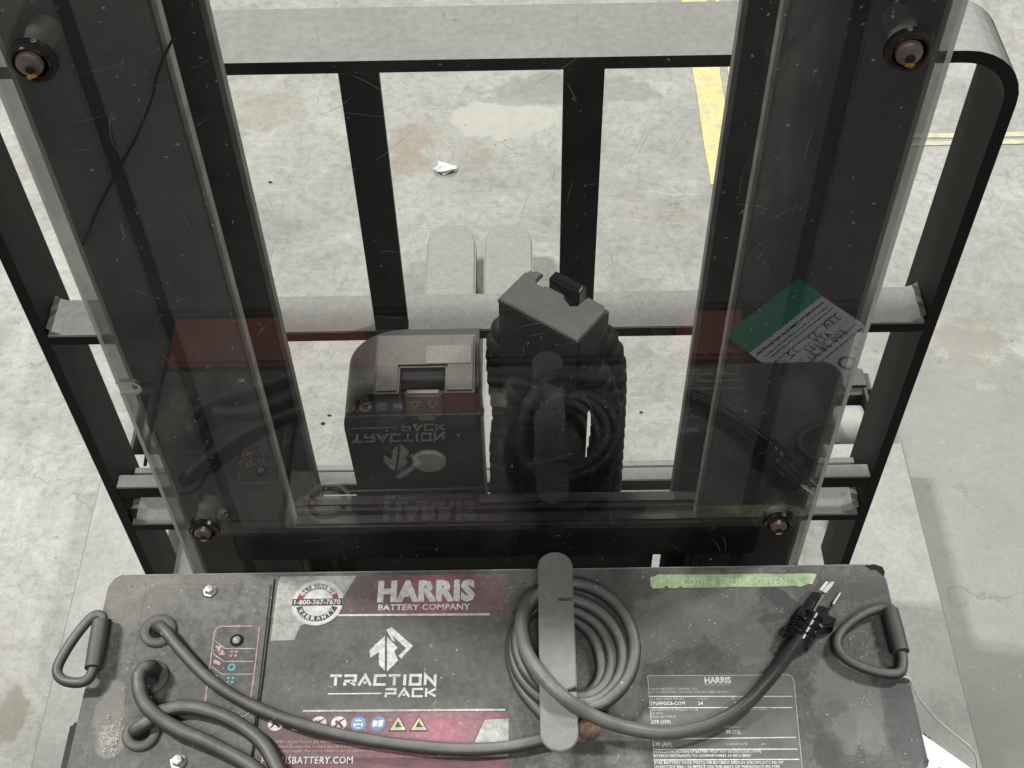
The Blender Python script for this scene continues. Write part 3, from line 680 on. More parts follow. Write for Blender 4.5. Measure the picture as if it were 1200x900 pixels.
# ------------------------------------------------------------------ the battery pack
B = thing('battery_pack', 'dusty charcoal battery pack with red label, coiled charging cable and rubber carry handles', 'battery', (0, -.1, .52))
H = .8
c0 = atz(127, 674); 
xl, xr = -.350, .350
yN = -.200
xlN, xrN = atz(80, 893).x + 0.0, atz(1087, 893).x
def lx(y, s): # side edges
    a = (xl, 0) if s < 0 else (xr, 0)
    return a[0]
out = [(xl + .010, 0), (xr - .014, 0), (xr - .004, -.006), (xr, -.016)] + [(xr + .001, yN + .018), (xr - .003, yN + .006), (xr - .012, yN)] + [(xl + .012, yN), (xl + .003, yN + .006), (xl - .001, yN + .018)] + [(xl, -.012), (xl + .004, -.004)]
case = obj('case', prism(out, .545, H, .0025, 3), M_top, B, True)
# small dark latch plates low on the sides
obj('side_latch', box(-.362, -.3525, -.185, -.135, .72, .785, .003), M_blk, case)
obj('side_latch', box(.3525, .362, -.195, -.155, .72, .785, .003), M_blk, case)
# folded rim along the far edge, chipped corner
V = []; F = []
obj('rim_highlight', tube([(xl + .012, -.0022, H - .0009), (xr - .016, -.0022, H - .0009)], .0011, 6), simple('pale_rim_highlight', (.20, .20, .185), .5), case)  # pale strip draws a highlight along the rim as colour
cp = [atz(px, py, H + .0004) for px, py in ((1014, 663), (1024, 661), (1034, 664), (1037, 670), (1036, 676), (1032, 672), (1027, 668), (1020, 667))]
sheetfix(obj('chipped_corner', flat(cp, H + .0004), M_hole, case))
# service hatch, slightly proud
hp_ = [atz(*p) for p in ((172, 686), (318, 685.5), (292, 912), (132, 912))]
hatch = obj('service_hatch', prism([(p.x, p.y) for p in reversed(hp_)], H + .0001, H + .0016, .0006, 1), M_top, B)
seam = [atz(px, py) for px, py in ((322, 679), (309, 790), (293, 915))]
sheetfix(obj('hatch_seam', ribbon([(p.x, p.y) for p in seam], .0016, H + .0004), M_hole, case))
Z1 = H + .0016
def hexbolt(px, py, z, r=.0062, parent=case, m_=None):
    c = atz(px, py, z); V, F = lathe([(r * 1.35, 0), (r * 1.35, .0012), (r * 1.0, .0014), (r, .0045), (r * .8, .0055), (0, .0058)], (c.x, c.y, z), (0, 0, 1), 6)
    wsh = lathe([(r * 1.45, 0), (r * 1.45, .001), (r * .9, .0012)], (c.x, c.y, z), (0, 0, 1), 24)
    b = obj('hex_bolt', (V, F), m_ or M_steel, parent); obj('bolt_washer', wsh, M_grom, parent); return b
hexbolt(246, 693, Z1, .0046, hatch); hexbolt(209, 893, Z1, .0050, hatch)
GR = []
for (px, py) in ((185, 738), (176, 793), (165, 858)):
    c = atz(px, py, Z1 + .003); R_, r_ = .0160, .0072
    V, F = [], []; n1, n2 = 32, 10
    for i in range(n1):
        a = 2 * math.pi * i / n1
        for j in range(n2):
            b_ = 2 * math.pi * j / n2; rr = (R_ + r_) / 2 + (R_ - r_) / 2 * math.cos(b_)
            V.append((c.x + rr * math.cos(a), c.y + rr * math.sin(a), Z1 + .0018 + .0022 * math.sin(b_)))
    for i in range(n1):
        for j in range(n2):
            F.append((i * n2 + j, ((i + 1) % n1) * n2 + j, ((i + 1) % n1) * n2 + (j + 1) % n2, i * n2 + (j + 1) % n2))
    g = obj('grommet', (V, F), M_grom, B, True)
    obj('cable_hole', (lambda vf: vf)(disc((c.x, c.y), r_ + .0008, Z1 + .0004)), M_hole, g)
    sheetfix(C.objects[-1]); GR.append(c)

# cables
def cab(name, pts, r, mt=M_rubber, lab=None):
    P = cr([atz(px, py, z) for px, py, z in pts], 8)
    ph = random.uniform(0, 9)
    return obj(name, tube(P, r, 16, rad=lambda i: r * (1 + .025 * math.sin(i * .9 + ph) + .02 * math.sin(i * .37 + ph))), mt, B, True, label=lab)
rc = .0054
cab('output_cable', [(184, 739, H - .006), (186, 735, H + .006), (193, 739, H + .014), (212, 762, H + .013), (248, 798, H + .010), (300, 829, H + .0078), (370, 854, H + .007),
                     (450, 870, H + .0064), (530, 878, H + .0064), (590, 876, H + .0064), (640, 866, H + .0064), (660, 858, H + .0064)], rc)
rc2 = .0064
cab('output_cable', [(180, 792, H - .006), (181, 785, H + .006), (176, 782, H + .018), (166, 787, H + .022), (163, 803, H + .021), (172, 828, H + .017), (203, 852, H + .0125), (250, 873, H + .011), (300, 902, H + .0105), (330, 940, H + .0095)], rc2)
cab('output_cable', [(158, 858, H - .006), (160, 855, H + .005), (172, 847, H + .010), (190, 835, H + .0085), (215, 829, H + .0085), (250, 835, H + .0085), (285, 852, H + .0085), (312, 876, H + .0085), (332, 915, H + .0085)], rc2)
# charging cord: coiled under the hanger, last turn passing over it
zc1 = H + .0062
coil = []
def turn(pts): coil.extend(pts)
turn([(655, 862, zc1), (640, 842, zc1), (612, 808, zc1), (600, 775, zc1), (602, 745, zc1), (618, 722, zc1 + .001), (650, 712, zc1 + .002),
      (680, 731, zc1 + .001), (698, 752, zc1), (706, 785, zc1), (697, 808, zc1 + .002), (672, 824, zc1 + .004),
      (640, 822, zc1 + .006), (612, 795, zc1 + .007), (602, 762, zc1 + .007), (612, 727, zc1 + .008), (640, 708, zc1 + .009),
      (676, 717, zc1 + .008), (704, 737, zc1 + .007), (718, 770, zc1 + .006), (710, 802, zc1 + .007), (685, 818, zc1 + .010),
      (648, 813, zc1 + .012), (619, 790, zc1 + .013), (606, 755, zc1 + .014), (615, 718, zc1 + .016), (640, 700, zc1 + .018),
      (675, 704, zc1 + .017), (708, 722, zc1 + .016), (729, 755, zc1 + .015), (728, 790, zc1 + .014), (706, 818, zc1 + .013), (675, 825, zc1 + .013),
      (640, 806, zc1 + .016), (620, 775, zc1 + .020), (613, 745, zc1 + .022), (618, 712, zc1 + .022), (640, 690, zc1 + .022),
      (668, 684, zc1 + .023), (700, 692, zc1 + .024), (728, 715, zc1 + .024), (743, 752, zc1 + .022), (738, 790, zc1 + .019), (716, 818, zc1 + .016), (690, 829, zc1 + .012), (660, 828, zc1 + .010)])
obj('coiled_cord', tube(cr([atz(*p) for p in coil], 7), .0056, 14), M_rubber, B, True)
zh = H + .035
cord = [(640, 690, zc1 + .008), (620, 702, zh - .008), (611, 730, zh - .001), (618, 765, zh + .003), (638, 795, zh + .0088), (662, 818, zh + .0088), (695, 839, zh - .004), (735, 853, zc1 + .014), (780, 859, zc1 + .008),
        (830, 850, zc1 + .005), (870, 828, zc1 + .005), (902, 795, zc1 + .006), (925, 765, zc1 + .009), (940, 744, zc1 + .011)]
obj('charging_cord', tube(cr([atz(*p) for p in cord], 9),   .0058, 14), M_cord, B, True, label='dark end of the charging cord crossing over the hanger plate')
# hanger plate
ca = atz(650.5, 664, zh); cb = atz(655.5, 859, zh); ax_ = (ca - cb).normalized(); nx_ = Vector((ax_.y, -ax_.x, 0)); hw = .0152
def hl(a, s): p = cb + ax_ * a + nx_ * s; return (p.x, p.y)
LL = (ca - cb).length
n1 = atz(672, 702, zh); t1 = (n1 - cb).dot(ax_); n2 = atz(670, 809, zh); t2 = (n2 - cb).dot(ax_)
pts = [hl(-hw * math.sin(a), -hw * math.cos(a)) for a in [i * math.pi / 14 for i in range(15)]]
pts += [hl(t2 - .001, hw), hl(t2 - .001, hw - .007), hl(t2 + .001, hw - .0075), hl(t2 + .003, hw - .002), hl(t2 + .004, hw), hl(t1 - .001, hw), hl(t1 - .001, hw - .013), hl(t1 + .0012, hw - .013), hl(t1 + .0012, hw)]
pts += [hl(LL + hw * math.sin(a), hw * math.cos(a)) for a in [i * math.pi / 14 for i in range(15)]]
HG = obj('cord_hanger', prism(pts, zh - .0022, zh, .0008, 2), M_hang, B, label='grey round ended hanger plate that the cord is coiled around')
p0 = cb + ax_ * (LL * .5); obj('hanger_post', box(p0.x - .008, p0.x + .012, p0.y - .012, p0.y + .018, H + .0003, zh - .0025, .001), M_hang, HG)
obj('hanger_lip', prism([hl(t2 + .006, hw - .0026), hl(t1 - .003, hw - .0026), hl(t1 - .003, hw - .0004), hl(t2 + .006, hw - .0004)], zh - .012, zh - .0024), M_hang, HG)
# rusty bolt beside the hanger foot
tab = [atz(px, py, H + .0004) for px, py in ((660, 868), (676, 846), (696, 842), (705, 852), (703, 862), (694, 869), (676, 870))]
obj('hanger_foot', prism([(p.x, p.y) for p in tab], H + .0003, H + .0024, .0006, 1), M_hang, HG)
c = atz(690, 855, H + .003); rb = obj('rusty_bolt', lathe([(.0098, 0), (.0100, .003), (.0085, .0055), (.004, .0068), (0, .007)], (c.x, c.y, H + .0025), (0, 0, 1), 24), M_rust, HG, True)

# plug
zq = H + .014
pa = atz(939, 748, zq); pb = atz(972, 688, zq)
ux = (pb - pa).normalized(); uy = Vector((-ux.y, ux.x, 0)); LP = (pb - pa).length
def pl(a, b_, dz=0): v = pa + ux * a + uy * b_; return Vector((v.x, v.y, zq + dz))
PG = obj('plug', tube([pl(-.004 + .004 * i, 0, 0) for i in range(8)], .009, 16, rad=lambda i: (.0098 if i % 2 else .0078)), M_blk, B, True, label='glossy black three pin plug')
def prpx(l, z0, z1, b=0, seg=2):
    q_ = [atz(px, py, z1) for px, py in l]; return prism([(v.x, v.y) for v in q_], z0, z1, b, seg)
ZP = zq + .005
obj('plug_head', prpx([(930, 728), (936, 714), (945, 700), (953, 691), (962, 692), (961, 703), (957, 712), (952, 722), (948, 735), (946, 752), (938, 757), (925, 751)], zq - .011, ZP, .0035, 4), M_blk, PG, True)
obj('plug_flange', prpx([(956, 708), (966, 709), (973, 712.5), (966, 717), (973, 720), (981, 724), (978, 732), (964, 735), (958, 746), (949, 755), (944, 752), (948, 732), (952, 716)], zq - .0125, ZP - .004, .002, 3), M_blk, PG, True)
for (px, py) in ((931, 748), (934, 741), (937, 734), (940, 727)):
    c = atz(px + 1, py, ZP - .003); obj('strain_rib', tube([c - uy * .0098 - Vector((0, 0, .006)), c - uy * .0085 + Vector((0, 0, .002)), c - uy * .003 + Vector((0, 0, .0048)), c + uy * .003 + Vector((0, 0, .0048)), c + uy * .0085 + Vector((0, 0, .002)), c + uy * .0098 - Vector((0, 0, .006))], .0016, 8), M_blk, PG, True)
obj('plug_ridge', tube(cr([atz(*p, ZP + .0005) for p in ((947, 733), (951, 722), (957, 710), (965, 697))], 6), .0011, 8), simple('ridge_grey', (.20, .20, .19), .4), PG, True)
obj('plug_ridge', tube(cr([atz(*p, ZP - .0036) for p in ((951, 720), (956, 728), (964, 735))], 6), .0010, 8), simple('ridge_grey', (.20, .20, .19), .4), PG, True)
obj('plug_blade', prpx([(960, 691), (968, 681), (971, 682), (963.5, 692)], zq - .002, zq + .0005), simple('bright_blade', (.80, .79, .75), .3, .3), PG)
obj('plug_blade', prpx([(964, 693), (973, 682), (978, 681.5), (975, 687), (968, 695)], zq - .005, zq - .0022), M_steel, PG)
obj('plug_blade', prpx([(975.5, 707), (984, 694.5), (986, 694.5), (977.5, 708)], zq - .011, zq - .005), M_steel, PG)

# carry handles: bungee ring with sleeve
def handle(ring, sl, zs, hook=None, lab=None):
    hd = obj('carry_handle', tube(cr([atz(*p) for p in ring], 8), .0045, 14), M_rubber, B, True, label=lab)
    a = atz(*sl[0]); b_ = atz(*sl[1]); d = (b_ - a).normalized(); 
    obj('sleeve', lathe([(.0056, 0), (.0072, .0006), (.0074, (b_ - a).length * .5), (.0072, (b_ - a).length - .0006), (.0056, (b_ - a).length)], a, d, 20), M_grom, hd, True)
    return hd
zz = H + .013
handle([(119, 733, zz), (120, 723, zz + .002), (110, 722, zz + .003), (95, 737, zz + .002), (77, 763, zz - .001), (67, 785, zz - .003), (74, 797, zz - .002), (92, 800, zz), (104, 795, zz), (110, 782, zz), (113, 770, zz)],
       [(118, 728, zz), (109, 784, zz)], zz)
z2 = H + .009
handle([(1045, 722, z2 + .002), (1044, 714, z2 + .002), (1030, 713, z2), (1008, 722, z2), (988, 738, z2), (981, 753, z2), (986, 767, z2), (1003, 779, z2), (1030, 788, z2), (1053, 789, z2), (1058, 777, z2 + .001), (1056, 764, z2 + .002)],
       [(1043, 715, z2 + .003), (1056, 765, z2 + .003)], z2)
d0 = atz(120, 738, H); obj('handle_bracket', box(d0.x - .004, d0.x + .008, d0.y - .035, d0.y + .008, H + .0002, H + .006, .001), M_blk, B)
d0 = atz(1060, 740, H); 
# frayed string tied to the right handle
st = [(1056, 782, z2 + .004), (1064, 792, H + .004), (1075, 815, H - .02), (1095, 840, H - .05), (1120, 862, H - .08), (1136, 875, H - .09), (1144, 888, H - .10), (1145, 902, H - .11)]
o = obj('tied_string', join(tube(cr([atz(*p) for p in st], 8), .0010, 6), tube(cr([atz(*p) for p in ((1053, 794, H + .006), (1060, 793, H + .006), (1067, 796, H + .003))], 5), .0009, 6)), simple('white_string', (.62, .62, .57), .7))
o['label'] = 'thin white string hanging from the right rubber handle'; o['category'] = 'string'

# ---- main label
zL = H + .0002
def lift(k): return zL + .0002 * k
_lg = simple('label_grey', (.106, .107, .100), .45, 0, .3, 40, .45); grime(_lg, .5)
lab = sheetfix(obj('main_label', polypx([(330, 675), (590, 672), (597, 680), (597, 905), (300, 905), (318, 745), (326, 680)], zL), _lg, B))
def sp(name, vf, mt, k=1): return sheetfix(obj(name, ([(v[0], v[1], lift(k)) for v in vf[0]], vf[1]), mt, lab))
sp('corner_panel', polypx([(329, 675.5), (418, 674.5), (402, 700), (396, 718), (352, 733), (345, 750), (317, 751), (326, 681)], lift(1)), M_silver, 1)
sp('banner', polypx([(419, 674.5), (589, 672.5), (596, 680), (596, 718), (396, 719.5), (403, 700)], lift(1)), M_bnr1, 1)
sp('rule', polypx([(396, 719.8), (574, 718.5), (574, 721.2), (396, 722)], lift(2)), M_white, 2)
sp('rule', polypx([(355, 832), (592, 830.5), (592, 833), (355, 834.2)], lift(2)), M_dim, 2)
sp('banner', polypx([(312, 836), (596, 834), (596, 841), (567, 843), (552, 876), (512, 878), (510, 888), (302, 888), (306, 860)], lift(1)), M_bnr2, 1)
sp('banner', polypx([(301, 889), (596, 887.5), (596, 904), (300, 904)], lift(1)), simple('lower_band', (.12, .055, .062), .5, 0, .4, 60), 1)
sp('corner_panel', polypx([(568, 843.5), (596, 842), (596, 886.5), (512, 887), (513, 879), (553, 877)], lift(1)), M_silver, 2)
sp('lettering', textpx('HARRIS', (442, 704), (556.5, 702.4), 22, lift(2), .062, 1.10), M_white, 2)
sp('lettering', textpx('BATTERY COMPANY', (443, 715), (551, 714), 6.6, lift(2), .03, 1.05), M_white, 2)
sp('lettering', textpx('HARRISBATTERY.COM', (306, 895), (413, 894.5), 8, lift(2), .006, 1.1), M_white, 2)
for i, (s_, a, b_) in enumerate((('PROPOSITION 65 WARNING: Battery posts, terminals and', 325, 480), ('related accessories contain lead and lead compounds, chemical known', 322, 478), ('to cause cancer. For more information go to www.P65Warnings.ca.gov', 320, 476))):
    sp('small_print', textpx(s_, (a, 871 + i * 5.2), (b_, 870.5 + i * 5.2), 3.4, lift(2), .004), M_pink, 2)
# techno lettering
GL = {'T': [[(-.02, .92), (1, .92)], [(.5, .84), (.5, 0)]],
      'R': [[(0, .92), (.92, .92), (.92, .42), (.0, .42)], [(.08, .34), (.08, 0)], [(.5, .36), (.95, .02)]],
      'A': [[(0, 0), (.5, .95), (1, 0)], [(.62, .26), (.38, .26)]],
      'C': [[(1, .92), (.1, .92), (.1, .08), (1, .08)]],
      'I': [[(.5, 0), (.5, 1)]],
      'O': [[(.5, .92), (.1, .92), (.1, .08), (.9, .08), (.9, .92), (.5, .92)]],
      'N': [[(.1, 0), (.1, .95), (.9, .05), (.9, 1)]],
      'P': [[(0, .92), (.92, .92), (.92, .42), (.0, .42)], [(.08, .34), (.08, 0)]],
      'K': [[(.08, 0), (.08, 1)], [(.95, .95), (.32, .5), (.95, .05)]]}
WD = {'I': .3, 'T': .95}
def techno(s_, a, b_, hpx, z):
    A = atz(a[0], a[1], z); Bb = atz(b_[0], b_[1], z); Hh = atz(a[0], a[1] - hpx, z); h = (Hh - A).length
    tot = sum(WD.get(c_, 1) for c_ in s_) + .22 * (len(s_) - 1); x = 0; parts = []
    ux_ = (Bb - A) / tot; uy_ = Vector((-ux_.y, ux_.x, 0)).normalized() * h; asp = h / ux_.length
    for c_ in s_:
        w_ = WD.get(c_, 1)
        for pl_ in GL[c_]:
            pts_ = [(A + ux_ * (x + p[0] * w_) + uy_ * p[1]) for p in pl_]
            parts.append(ribbon([(p.x, p.y) for p in pts_], h * .25, z))
        x += w_ + .22
    return join(*parts)
sp('lettering', techno('TRACTION', (386, 803.5), (511, 802.8), 12.5, lift(2)), M_white, 2)
sp('lettering', techno('PACK', (451, 817), (511, 816.5), 10, lift(2)), M_white, 2)
sp('rule', polypx([(384, 812.3), (447, 811.8), (447, 813.4), (384, 813.9)], lift(2)), M_white, 2)
# arrow emblem
sp('emblem', join(polypx([(433, 762), (451, 745), (451, 786), (444, 779), (444, 764), (434, 771)], lift(2)),
                  polypx([(453.5, 746), (466, 759), (462, 763), (466.5, 774), (460, 781), (453.5, 787)], lift(2)),
                  polypx([(453, 738), (459, 735), (484, 757), (470, 772), (467, 768.5), (476, 759.5), (460, 745), (463, 752), (459, 750)], lift(2))), M_white, 2)
# warranty seal
cs = atz(372, 706, lift(3)); R_ = (atz(402, 706, lift(3)) - atz(342, 706, lift(3))).length / 2
sp('warranty_seal', disc((cs.x, cs.y), R_, 0, 40), M_seal, 3)
sp('seal_ring', ringflat((cs.x, cs.y), R_ * .60, R_ * .83, 0, 195, 345), M_dark, 4)
sp('seal_ring', ringflat((cs.x, cs.y), R_ * .60, R_ * .83, 0, 35, 145), simple('worn_seal_print', (.13, .11, .105), .5, 0, .5, 260), 4)
sp('seal_ring', ringflat((cs.x, cs.y), R_ * .60, R_ * .83, 0, 12, 33), M_redp, 4); sp('seal_ring', ringflat((cs.x, cs.y), R_ * .60, R_ * .83, 0, 147, 168), M_redp, 4)
ym = .005
sp('seal_bar', flat([(cs.x - R_ * .98, cs.y - R_ * .14), (cs.x + R_ * .98, cs.y - R_ * .14), (cs.x + R_ * .98, cs.y + R_ * .16), (cs.x - R_ * .98, cs.y + R_ * .16)], 0), M_dark, 5)
V, F, w_ = textvf('1-800-367-7670', .02, 1.0)
sp('lettering', ([(cs.x - R_ * .9 + v.x / w_ * R_ * 1.8, cs.y - R_ * .09 + v.y * R_ * .2, 0) for v in V], F), M_white, 6)
def arct(s_, r, a0, a1, h, flip=False):
    parts = []
    for i, ch in enumerate(s_):
        V, F, w_ = textvf(ch, .03); a = math.radians(a0 + (a1 - a0) * i / (len(s_) - 1)); sc_ = h
        wd = abs(math.radians(a1 - a0)) * r / len(s_) * .86
        rot = a - math.pi / 2 if not flip else a + math.pi / 2
        cc, ss = math.cos(rot), math.sin(rot); cxp = cs.x + r * math.cos(a); cyp = cs.y + r * math.sin(a)
        parts.append(([(cxp + ((v.x / w_ - .5) * wd) * cc - ((v.y - .5) * h) * ss, cyp + ((v.x / w_ - .5) * wd) * ss + ((v.y - .5) * h) * cc, 0) for v in V], F))
    return join(*parts)
sp('lettering', arct('NATIONWIDE', R_ * .715, 148, 32, R_ * .17), M_white, 6)
sp('lettering', arct('WARRANTY', R_ * .715, 212, 328, R_ * .17, True), M_white, 6)
# pictograms
def picto(px, py, mt, kind):
    c = atz(px, py, lift(2)); r = .0064
    if kind == 'tri':
        A_ = atz(px, py - 10, lift(2)); 
        t = [(c.x - .0078, c.y - .0068), (c.x + .0078, c.y - .0068), (c.x, c.y + .0078)]
        sp('pictogram', flat(t, 0), M_ink, 2); t2 = [(c.x + (a - c.x) * .84, c.y - .0012 + (b_ - c.y + .0012) * .82) for a, b_ in t]
        sp('pictogram', flat(t2, 0), M_yel, 3)
        sp('pictogram', polypx([(px - 4, py + 4), (px, py - 3), (px + 2, py + 1), (px + 5, py + 4)], lift(4)), M_dark, 4)
        return
    sp('pictogram', disc((c.x, c.y), r, 0, 26), mt, 2)
    if kind == 'no':
        sp('pictogram', ribbon([(c.x - .0042, c.y - .0042), (c.x - .001, c.y + .001), (c.x + .0042, c.y + .0042)], .0012, 0), M_redp, 4)
        sp('pictogram', ribbon([(c.x - .003, c.y + .0022), (c.x + .0008, c.y - .0002), (c.x + .0035, c.y - .0035)], .0022, 0), M_dark, 3)
        sp('pictogram', ribbon([(c.x + .001, c.y + .003), (c.x - .0028, c.y - .0028)], .0012, 0), M_dark, 3)
    if kind == 'goggles':
        sp('pictogram', disc((c.x, c.y - .0004), .0041, 0, 20), M_white, 3)
        sp('pictogram', flat([(c.x - .0036, c.y), (c.x + .0036, c.y), (c.x + .0033, c.y + .002), (c.x - .0033, c.y + .002)], 0), M_blue, 4)
        sp('pictogram', flat([(c.x - .0026, c.y - .0034), (c.x + .0026, c.y - .0034), (c.x + .0022, c.y - .0012), (c.x - .0022, c.y - .0012)], 0), M_blue, 4)
    if kind == 'book':
        sp('pictogram', join(flat([(c.x - .0044, c.y - .0026), (c.x - .0003, c.y - .0032), (c.x - .0003, c.y + .0026), (c.x - .0044, c.y + .0032)], 0),
                             flat([(c.x + .0003, c.y - .0032), (c.x + .0044, c.y - .0026), (c.x + .0044, c.y + .0032), (c.x + .0003, c.y + .0026)], 0)), M_white, 3)
for px, kd in ((323, 'no'), (348, 'no'), (373.5, 'no'), (397, 'no'), (420, 'goggles'), (443, 'book'), (466.5, 'tri'), (491, 'tri')):
    picto(px, 848, M_blue if kd in ('goggles', 'book') else M_white, kd)
# ---- control legend on the hatch
zc2 = Z1 + .0003
def hpx(name, vf, mt, k=0): return sheetfix(obj(name, ([(v[0], v[1], zc2 + .0002 * k) for v in vf[0]], vf[1]), mt, hatch))
def pp(l): return [(atz(a, b_, zc2).x, atz(a, b_, zc2).y) for a, b_ in l]
hpx('legend_outline', ribbon(pp([(239.5, 828), (244, 795), (251, 742), (254, 736), (260, 734), (296, 733.5)]), .0011), M_pink)
hpx('legend_outline', ribbon(pp([(304, 735), (299, 780), (293, 824)]), .0011), M_pink)
hpx('legend_outline', join(ribbon(pp([(252, 751), (264, 760), (299, 760)]), .0006), ribbon(pp([(250, 766), (262, 775), (297, 775)]), .0006), ribbon(pp([(248, 781), (260, 790), (296, 790)]), .0006), ribbon(pp([(277, 840), (287, 839), (292, 835)]), .0008)), M_dim)
c = atz(277.5, 750.5, zc2); hpx('indicator_ring', ringflat((c.x, c.y), .0035, .0060, 0), M_blk, 1)
obj('indicator_lamp', lathe([(.0036, 0), (.0034, .0015), (.002, .0026), (0, .003)], (c.x, c.y, zc2), (0, 0, 1), 20), simple('indicator_lens', (.30, .30, .28), .3), hatch, True)
hpx('legend_mark', join(polypx([(252, 757), (260, 757), (257, 765)], zc2), polypx([(256, 768), (264, 768), (261, 760)], zc2)), M_pink, 1)
hpx('legend_mark', polypx([(251, 773), (259, 776), (258, 780), (250, 777)], zc2), M_pink, 1)
hpx('legend_mark', polypx([(248, 789), (256, 792), (255, 796), (247, 793)], zc2), M_pink, 1)
c = atz(271.5, 782, zc2); hpx('legend_mark', ringflat((c.x, c.y), .0016, .0036, 0), M_teal, 1)
for (px, py, mt) in ((274, 766, M_pink), (270, 797, M_teal)):
    c = atz(px, py, zc2)
    hpx('legend_mark', join(*[ringflat((c.x, c.y), .0014, .0038, 0, a, a + 45, 5) for a in (20, 110, 200, 290)]), mt, 1)

# ---- specification plate
zS = H + .0003
pc = [(759, 791), (925, 790), (931, 796), (941, 905), (768, 905)]
plate = sheetfix(obj('specification_label', polypx(pc, zS), simple('plate_grey', (.112, .112, .105), .45, 0, .32, 30), B))
def pt(name, vf, mt=M_white, k=1): return sheetfix(obj(name, ([(v[0], v[1], zS + .0002 * k) for v in vf[0]], vf[1]), mt, plate))
pt('label_border', ribbon(pp([(768, 905), (759, 791), (925, 790), (929, 793), (931, 800), (941, 905)]), .0005), M_dim)
def rl(x0, y0, x1, y1, w_=.0009): pt('rule', ribbon(pp([(x0, y0), (x1, y1)]), w_), M_white)
pt('lettering', textpx('HARRIS', (826, 800.5), (857, 800.3), 7, zS, .04))
pt('lettering', textpx('BATTERY COMPANY', (827, 803.4), (856, 803.2), 1.9, zS, .01), M_dim)
TX = [('HARRIS BATTERY COMPANY, INC.', 761, 819, 808.8, 2.6, 0), ('10710 INDUSTRIAL PARKWAY NW, BOLIVAR, OH 44612', 762, 856, 812.4, 2.5, 0),
      ('BATTERY PACK MODEL', 761, 802, 820.6, 2.6, 0), ('VOLTS', 817, 829, 820.5, 2.6, 0), ('BATTERY TYPE', 858, 884, 820.3, 2.6, 0),
      ('TP24VGC6-COM', 762, 803, 826.3, 3.9, .025), ('24', 818, 824, 826.2, 3.8, .025), ('AGM', 860, 871, 826.1, 3.8, .025),
      ('BATTERY PACK WEIGHT +/- 5%', 762, 818, 833.3, 2.5, 0), ('MINIMUM COMPARTMENT WEIGHT', 847, 901, 833, 2.5, 0), ('LB (KG)', 763, 777, 837.3, 2.4, 0), ('LB (KG)', 848, 862, 837, 2.4, 0),
      ('WITH BATTERIES', 763, 793, 841.5, 2.5, 0), ('338 (150)', 764, 786, 848.3, 4.2, .02), ('WITHOUT BATTERIES', 764, 803, 853.3, 2.5, .005), ('MAXIMUM', 849, 868, 853.5, 2.5, 0), ('70 (32)', 851, 868, 860, 4.2, .02),
      ('170 (AH)', 766, 787, 874.5, 4.4, .02), ('5 HOUR RATE', 851, 876, 873.5, 2.6, 0), ('AH', 892, 897, 873.4, 2.6, 0),
      ('HORIZONTAL MOTION OF BATTERY MUST NOT EXCEED 0.5 IN (13MM)', 766, 892, 882.3, 2.9, .008), ('ATTACH RESTRAINTS TO COMPARTMENT AS REQUIRED', 766, 880, 887.2, 2.9, .012),
      ('THIS BATTERY PACK MEETS OR EXCEEDS DESIGN SPECIFICATIONS OF', 767, 918, 895.3, 3.2, .015), ('ANSI/ITSDF B56.1 IN EFFECT ON THE DATE OF MANUFACTURE FOR', 768, 914, 900.2, 3.2, .015)]
for s_, x0, x1, y, h, bd in TX: pt('lettering', textpx(s_, (x0, y), (x1, y - .3), h, zS, bd, 1.02), M_white if bd else M_dim)
rl(760, 815.3, 929, 815.2); rl(760, 828.5, 929, 828.3); rl(795, 865, 933, 863.2); rl(765, 877.5, 935, 877); rl(766, 889.8, 937, 889)

# ---- green embossed tape
zG = H + .0003
top = [(762, 677), (768, 675.6), (770, 674)] + [(775 + i * 15, 674 - i * .12 + random.uniform(-.4, .4)) for i in range(12)] + [(957, 672.8)]
bot = [(950, 685), (945, 685.5), (938, 688), (930, 687)] + [(922 - i * 16, 688 + i * .12 + random.uniform(-.5, .5)) for i in range(6)] + [(822, 689), (800, 689.4), (797, 687), (794, 689.5), (784, 689.8), (781, 686.2), (777, 689.7), (765, 690), (762.5, 687)]
tape = obj('green_label_tape', prism([(atz(*p).x, atz(*p).y) for p in reversed(top + bot)], zG, zG + .0005), M_green, B, label='pale green embossed label tape with torn edges')
V, F = textpx('CODE I TRUNK GREEN', (799, 686.3), (922, 685.8), 9.2, zG + .0007, .004, 1.1)
sheetfix(obj('embossed_letters', ([(v[0], v[1], zG + .0007) for v in V], F), M_greenl, tape))
sheetfix(obj('lifted_corner', polypx([(948, 683.5), (950, 677), (957, 673), (952, 685)], zG + .0008), simple('tape_back', (.56, .58, .52), .4), tape))

# loose fibres and crumbs on the case
V = []; F = []
for (px, py, n_, spx, spy) in ((130, 868, 70, 11, 14), (133, 850, 16, 14, 20), (450, 780, 14, 110, 60), (820, 740, 10, 120, 60), (1010, 800, 12, 50, 60)):
    for i in range(n_):
        p = atz(px + random.gauss(0, spx * .5), py + random.gauss(0, spy * .5), H); a = random.uniform(0, 3.14); l = random.uniform(.0003, .0011); w_ = .0003
        d_ = Vector((math.cos(a), math.sin(a), 0)); e_ = Vector((-d_.y, d_.x, 0)); z_ = H + .0018 + random.uniform(0, .0015)
        k = len(V); V += [p + d_ * l + e_ * w_, p + d_ * l - e_ * w_, p - d_ * l - e_ * w_, p - d_ * l + e_ * w_]
        for q_ in range(k, k + 4): V[q_] = Vector((V[q_].x, V[q_].y, z_ + (.0008 if q_ < k + 2 else 0)))
        F.append((k, k + 1, k + 2, k + 3))
obj('lint', (V, F), simple('lint_cream', (.52, .50, .44), .8), None, kind='stuff')['label'] = 'pale lint and crumbs on the left side of the battery case'
C.objects[-1]['category'] = 'lint'

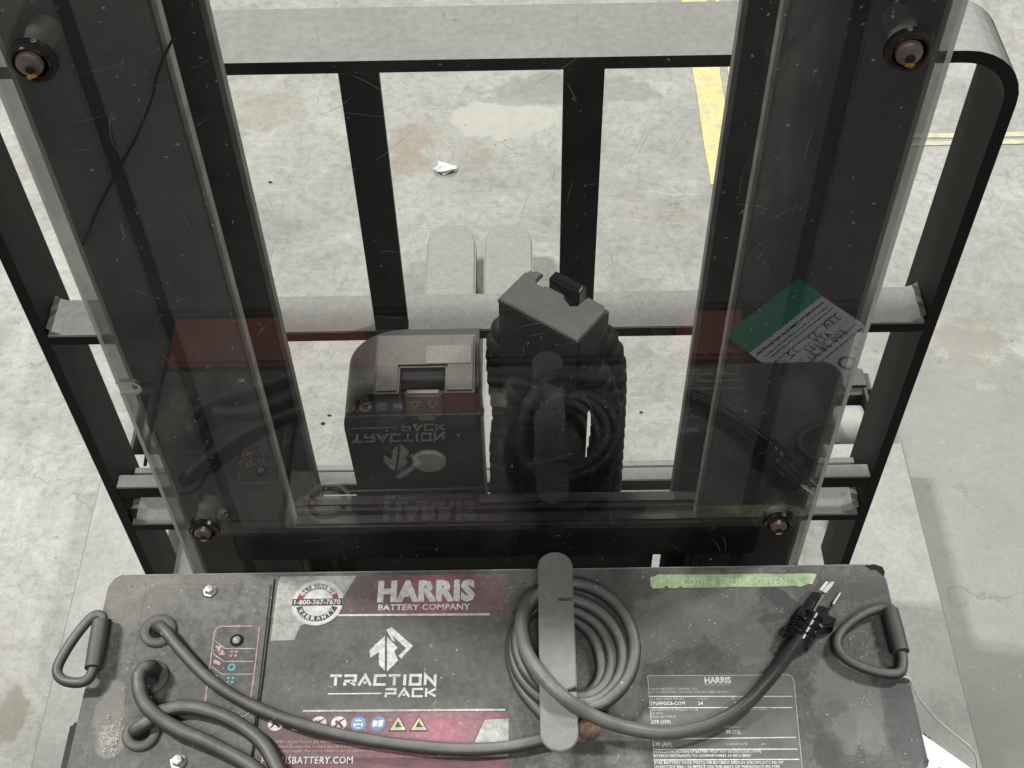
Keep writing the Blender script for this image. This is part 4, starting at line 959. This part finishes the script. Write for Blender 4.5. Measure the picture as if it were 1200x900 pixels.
# ------------------------------------------------------------------ paper beside the pack
zp = .796
def refl(px, py, z):
    d = ray(px, py); h = CAM + d * ((GY - CAM.y) / d.y); d = Vector((d.x, -d.y, d.z)); return h + d * ((z - h.z) / d.z)
A_ = refl(963, 347, zp); U_ = (refl(884, 409, zp) - A_).normalized(); Vv = Vector((-U_.y, U_.x, 0))
if Vv.dot(refl(1003, 373, zp) - A_) < 0: Vv = -Vv
LU = .118; LV = .10
def pq(a, b_): p = A_ + U_ * a + Vv * b_; return (p.x, p.y)
PP = thing('paper_tag', 'white form with green header and handwriting at the right corner of the battery pack', 'paper', (A_.x, A_.y, zp))
obj('sheet', prism([pq(0, 0), pq(LU, 0), pq(LU, LV), pq(0, LV)], zp - .0004, zp), M_paper, PP)
obj('green_header', prism([pq(-.002, -.034), pq(LU, -.034), pq(LU, -.0005), pq(-.002, -.0005)], zp - .0004, zp), M_pgreen, PP)
V_, F_ = [], []
def line(a0, a1, b_, w_, z=zp + .0003):
    p = [pq(a0, b_ - w_ / 2), pq(a1, b_ - w_ / 2), pq(a1, b_ + w_ / 2), pq(a0, b_ + w_ / 2)]; k = len(V_); V_.extend([(x, y, z) for x, y in p]); F_.append((k, k + 1, k + 2, k + 3))
x = .006
while x < LU - .01:
    l = random.uniform(.004, .010); line(x, x + l, .007, .0024); x += l + .0012
for row, w_ in ((.014, .0012), (.019, .0012), (.026, .0012), (.050, .0012), (.058, .0014)):
    x = .006
    while x < LU - .012:
        l = random.uniform(.003, .009); line(x, min(x + l, LU - .006), row, w_); x += l + .0015
for row in (.034, .042): line(.01, LU - .02, row, .0004)
obj('small_print', (V_, F_), M_ink, PP)
def hand(s_, a, b_, h, wid):
    V, F, w_ = textvf(s_, .0, 1.1)
    return [((lambda p: (p[0], p[1], zp + .0005))(pq(a + v.x / w_ * wid + .12 * v.y * h, b_ - v.y * h))) for v in V], F
obj('handwriting', join(hand('33A', .010, .0345, .0085, .024), hand('52', .045, .0345, .008, .013), hand('ATT163', .036, .0435, .008, .036), hand('12', .080, .0345, .008, .011), hand('500 38 AL', .022, .0525, .0085, .060)), M_ink, PP)
obj('handwriting', hand('LOCK', .03, .086, .018, .075), M_ink, PP)
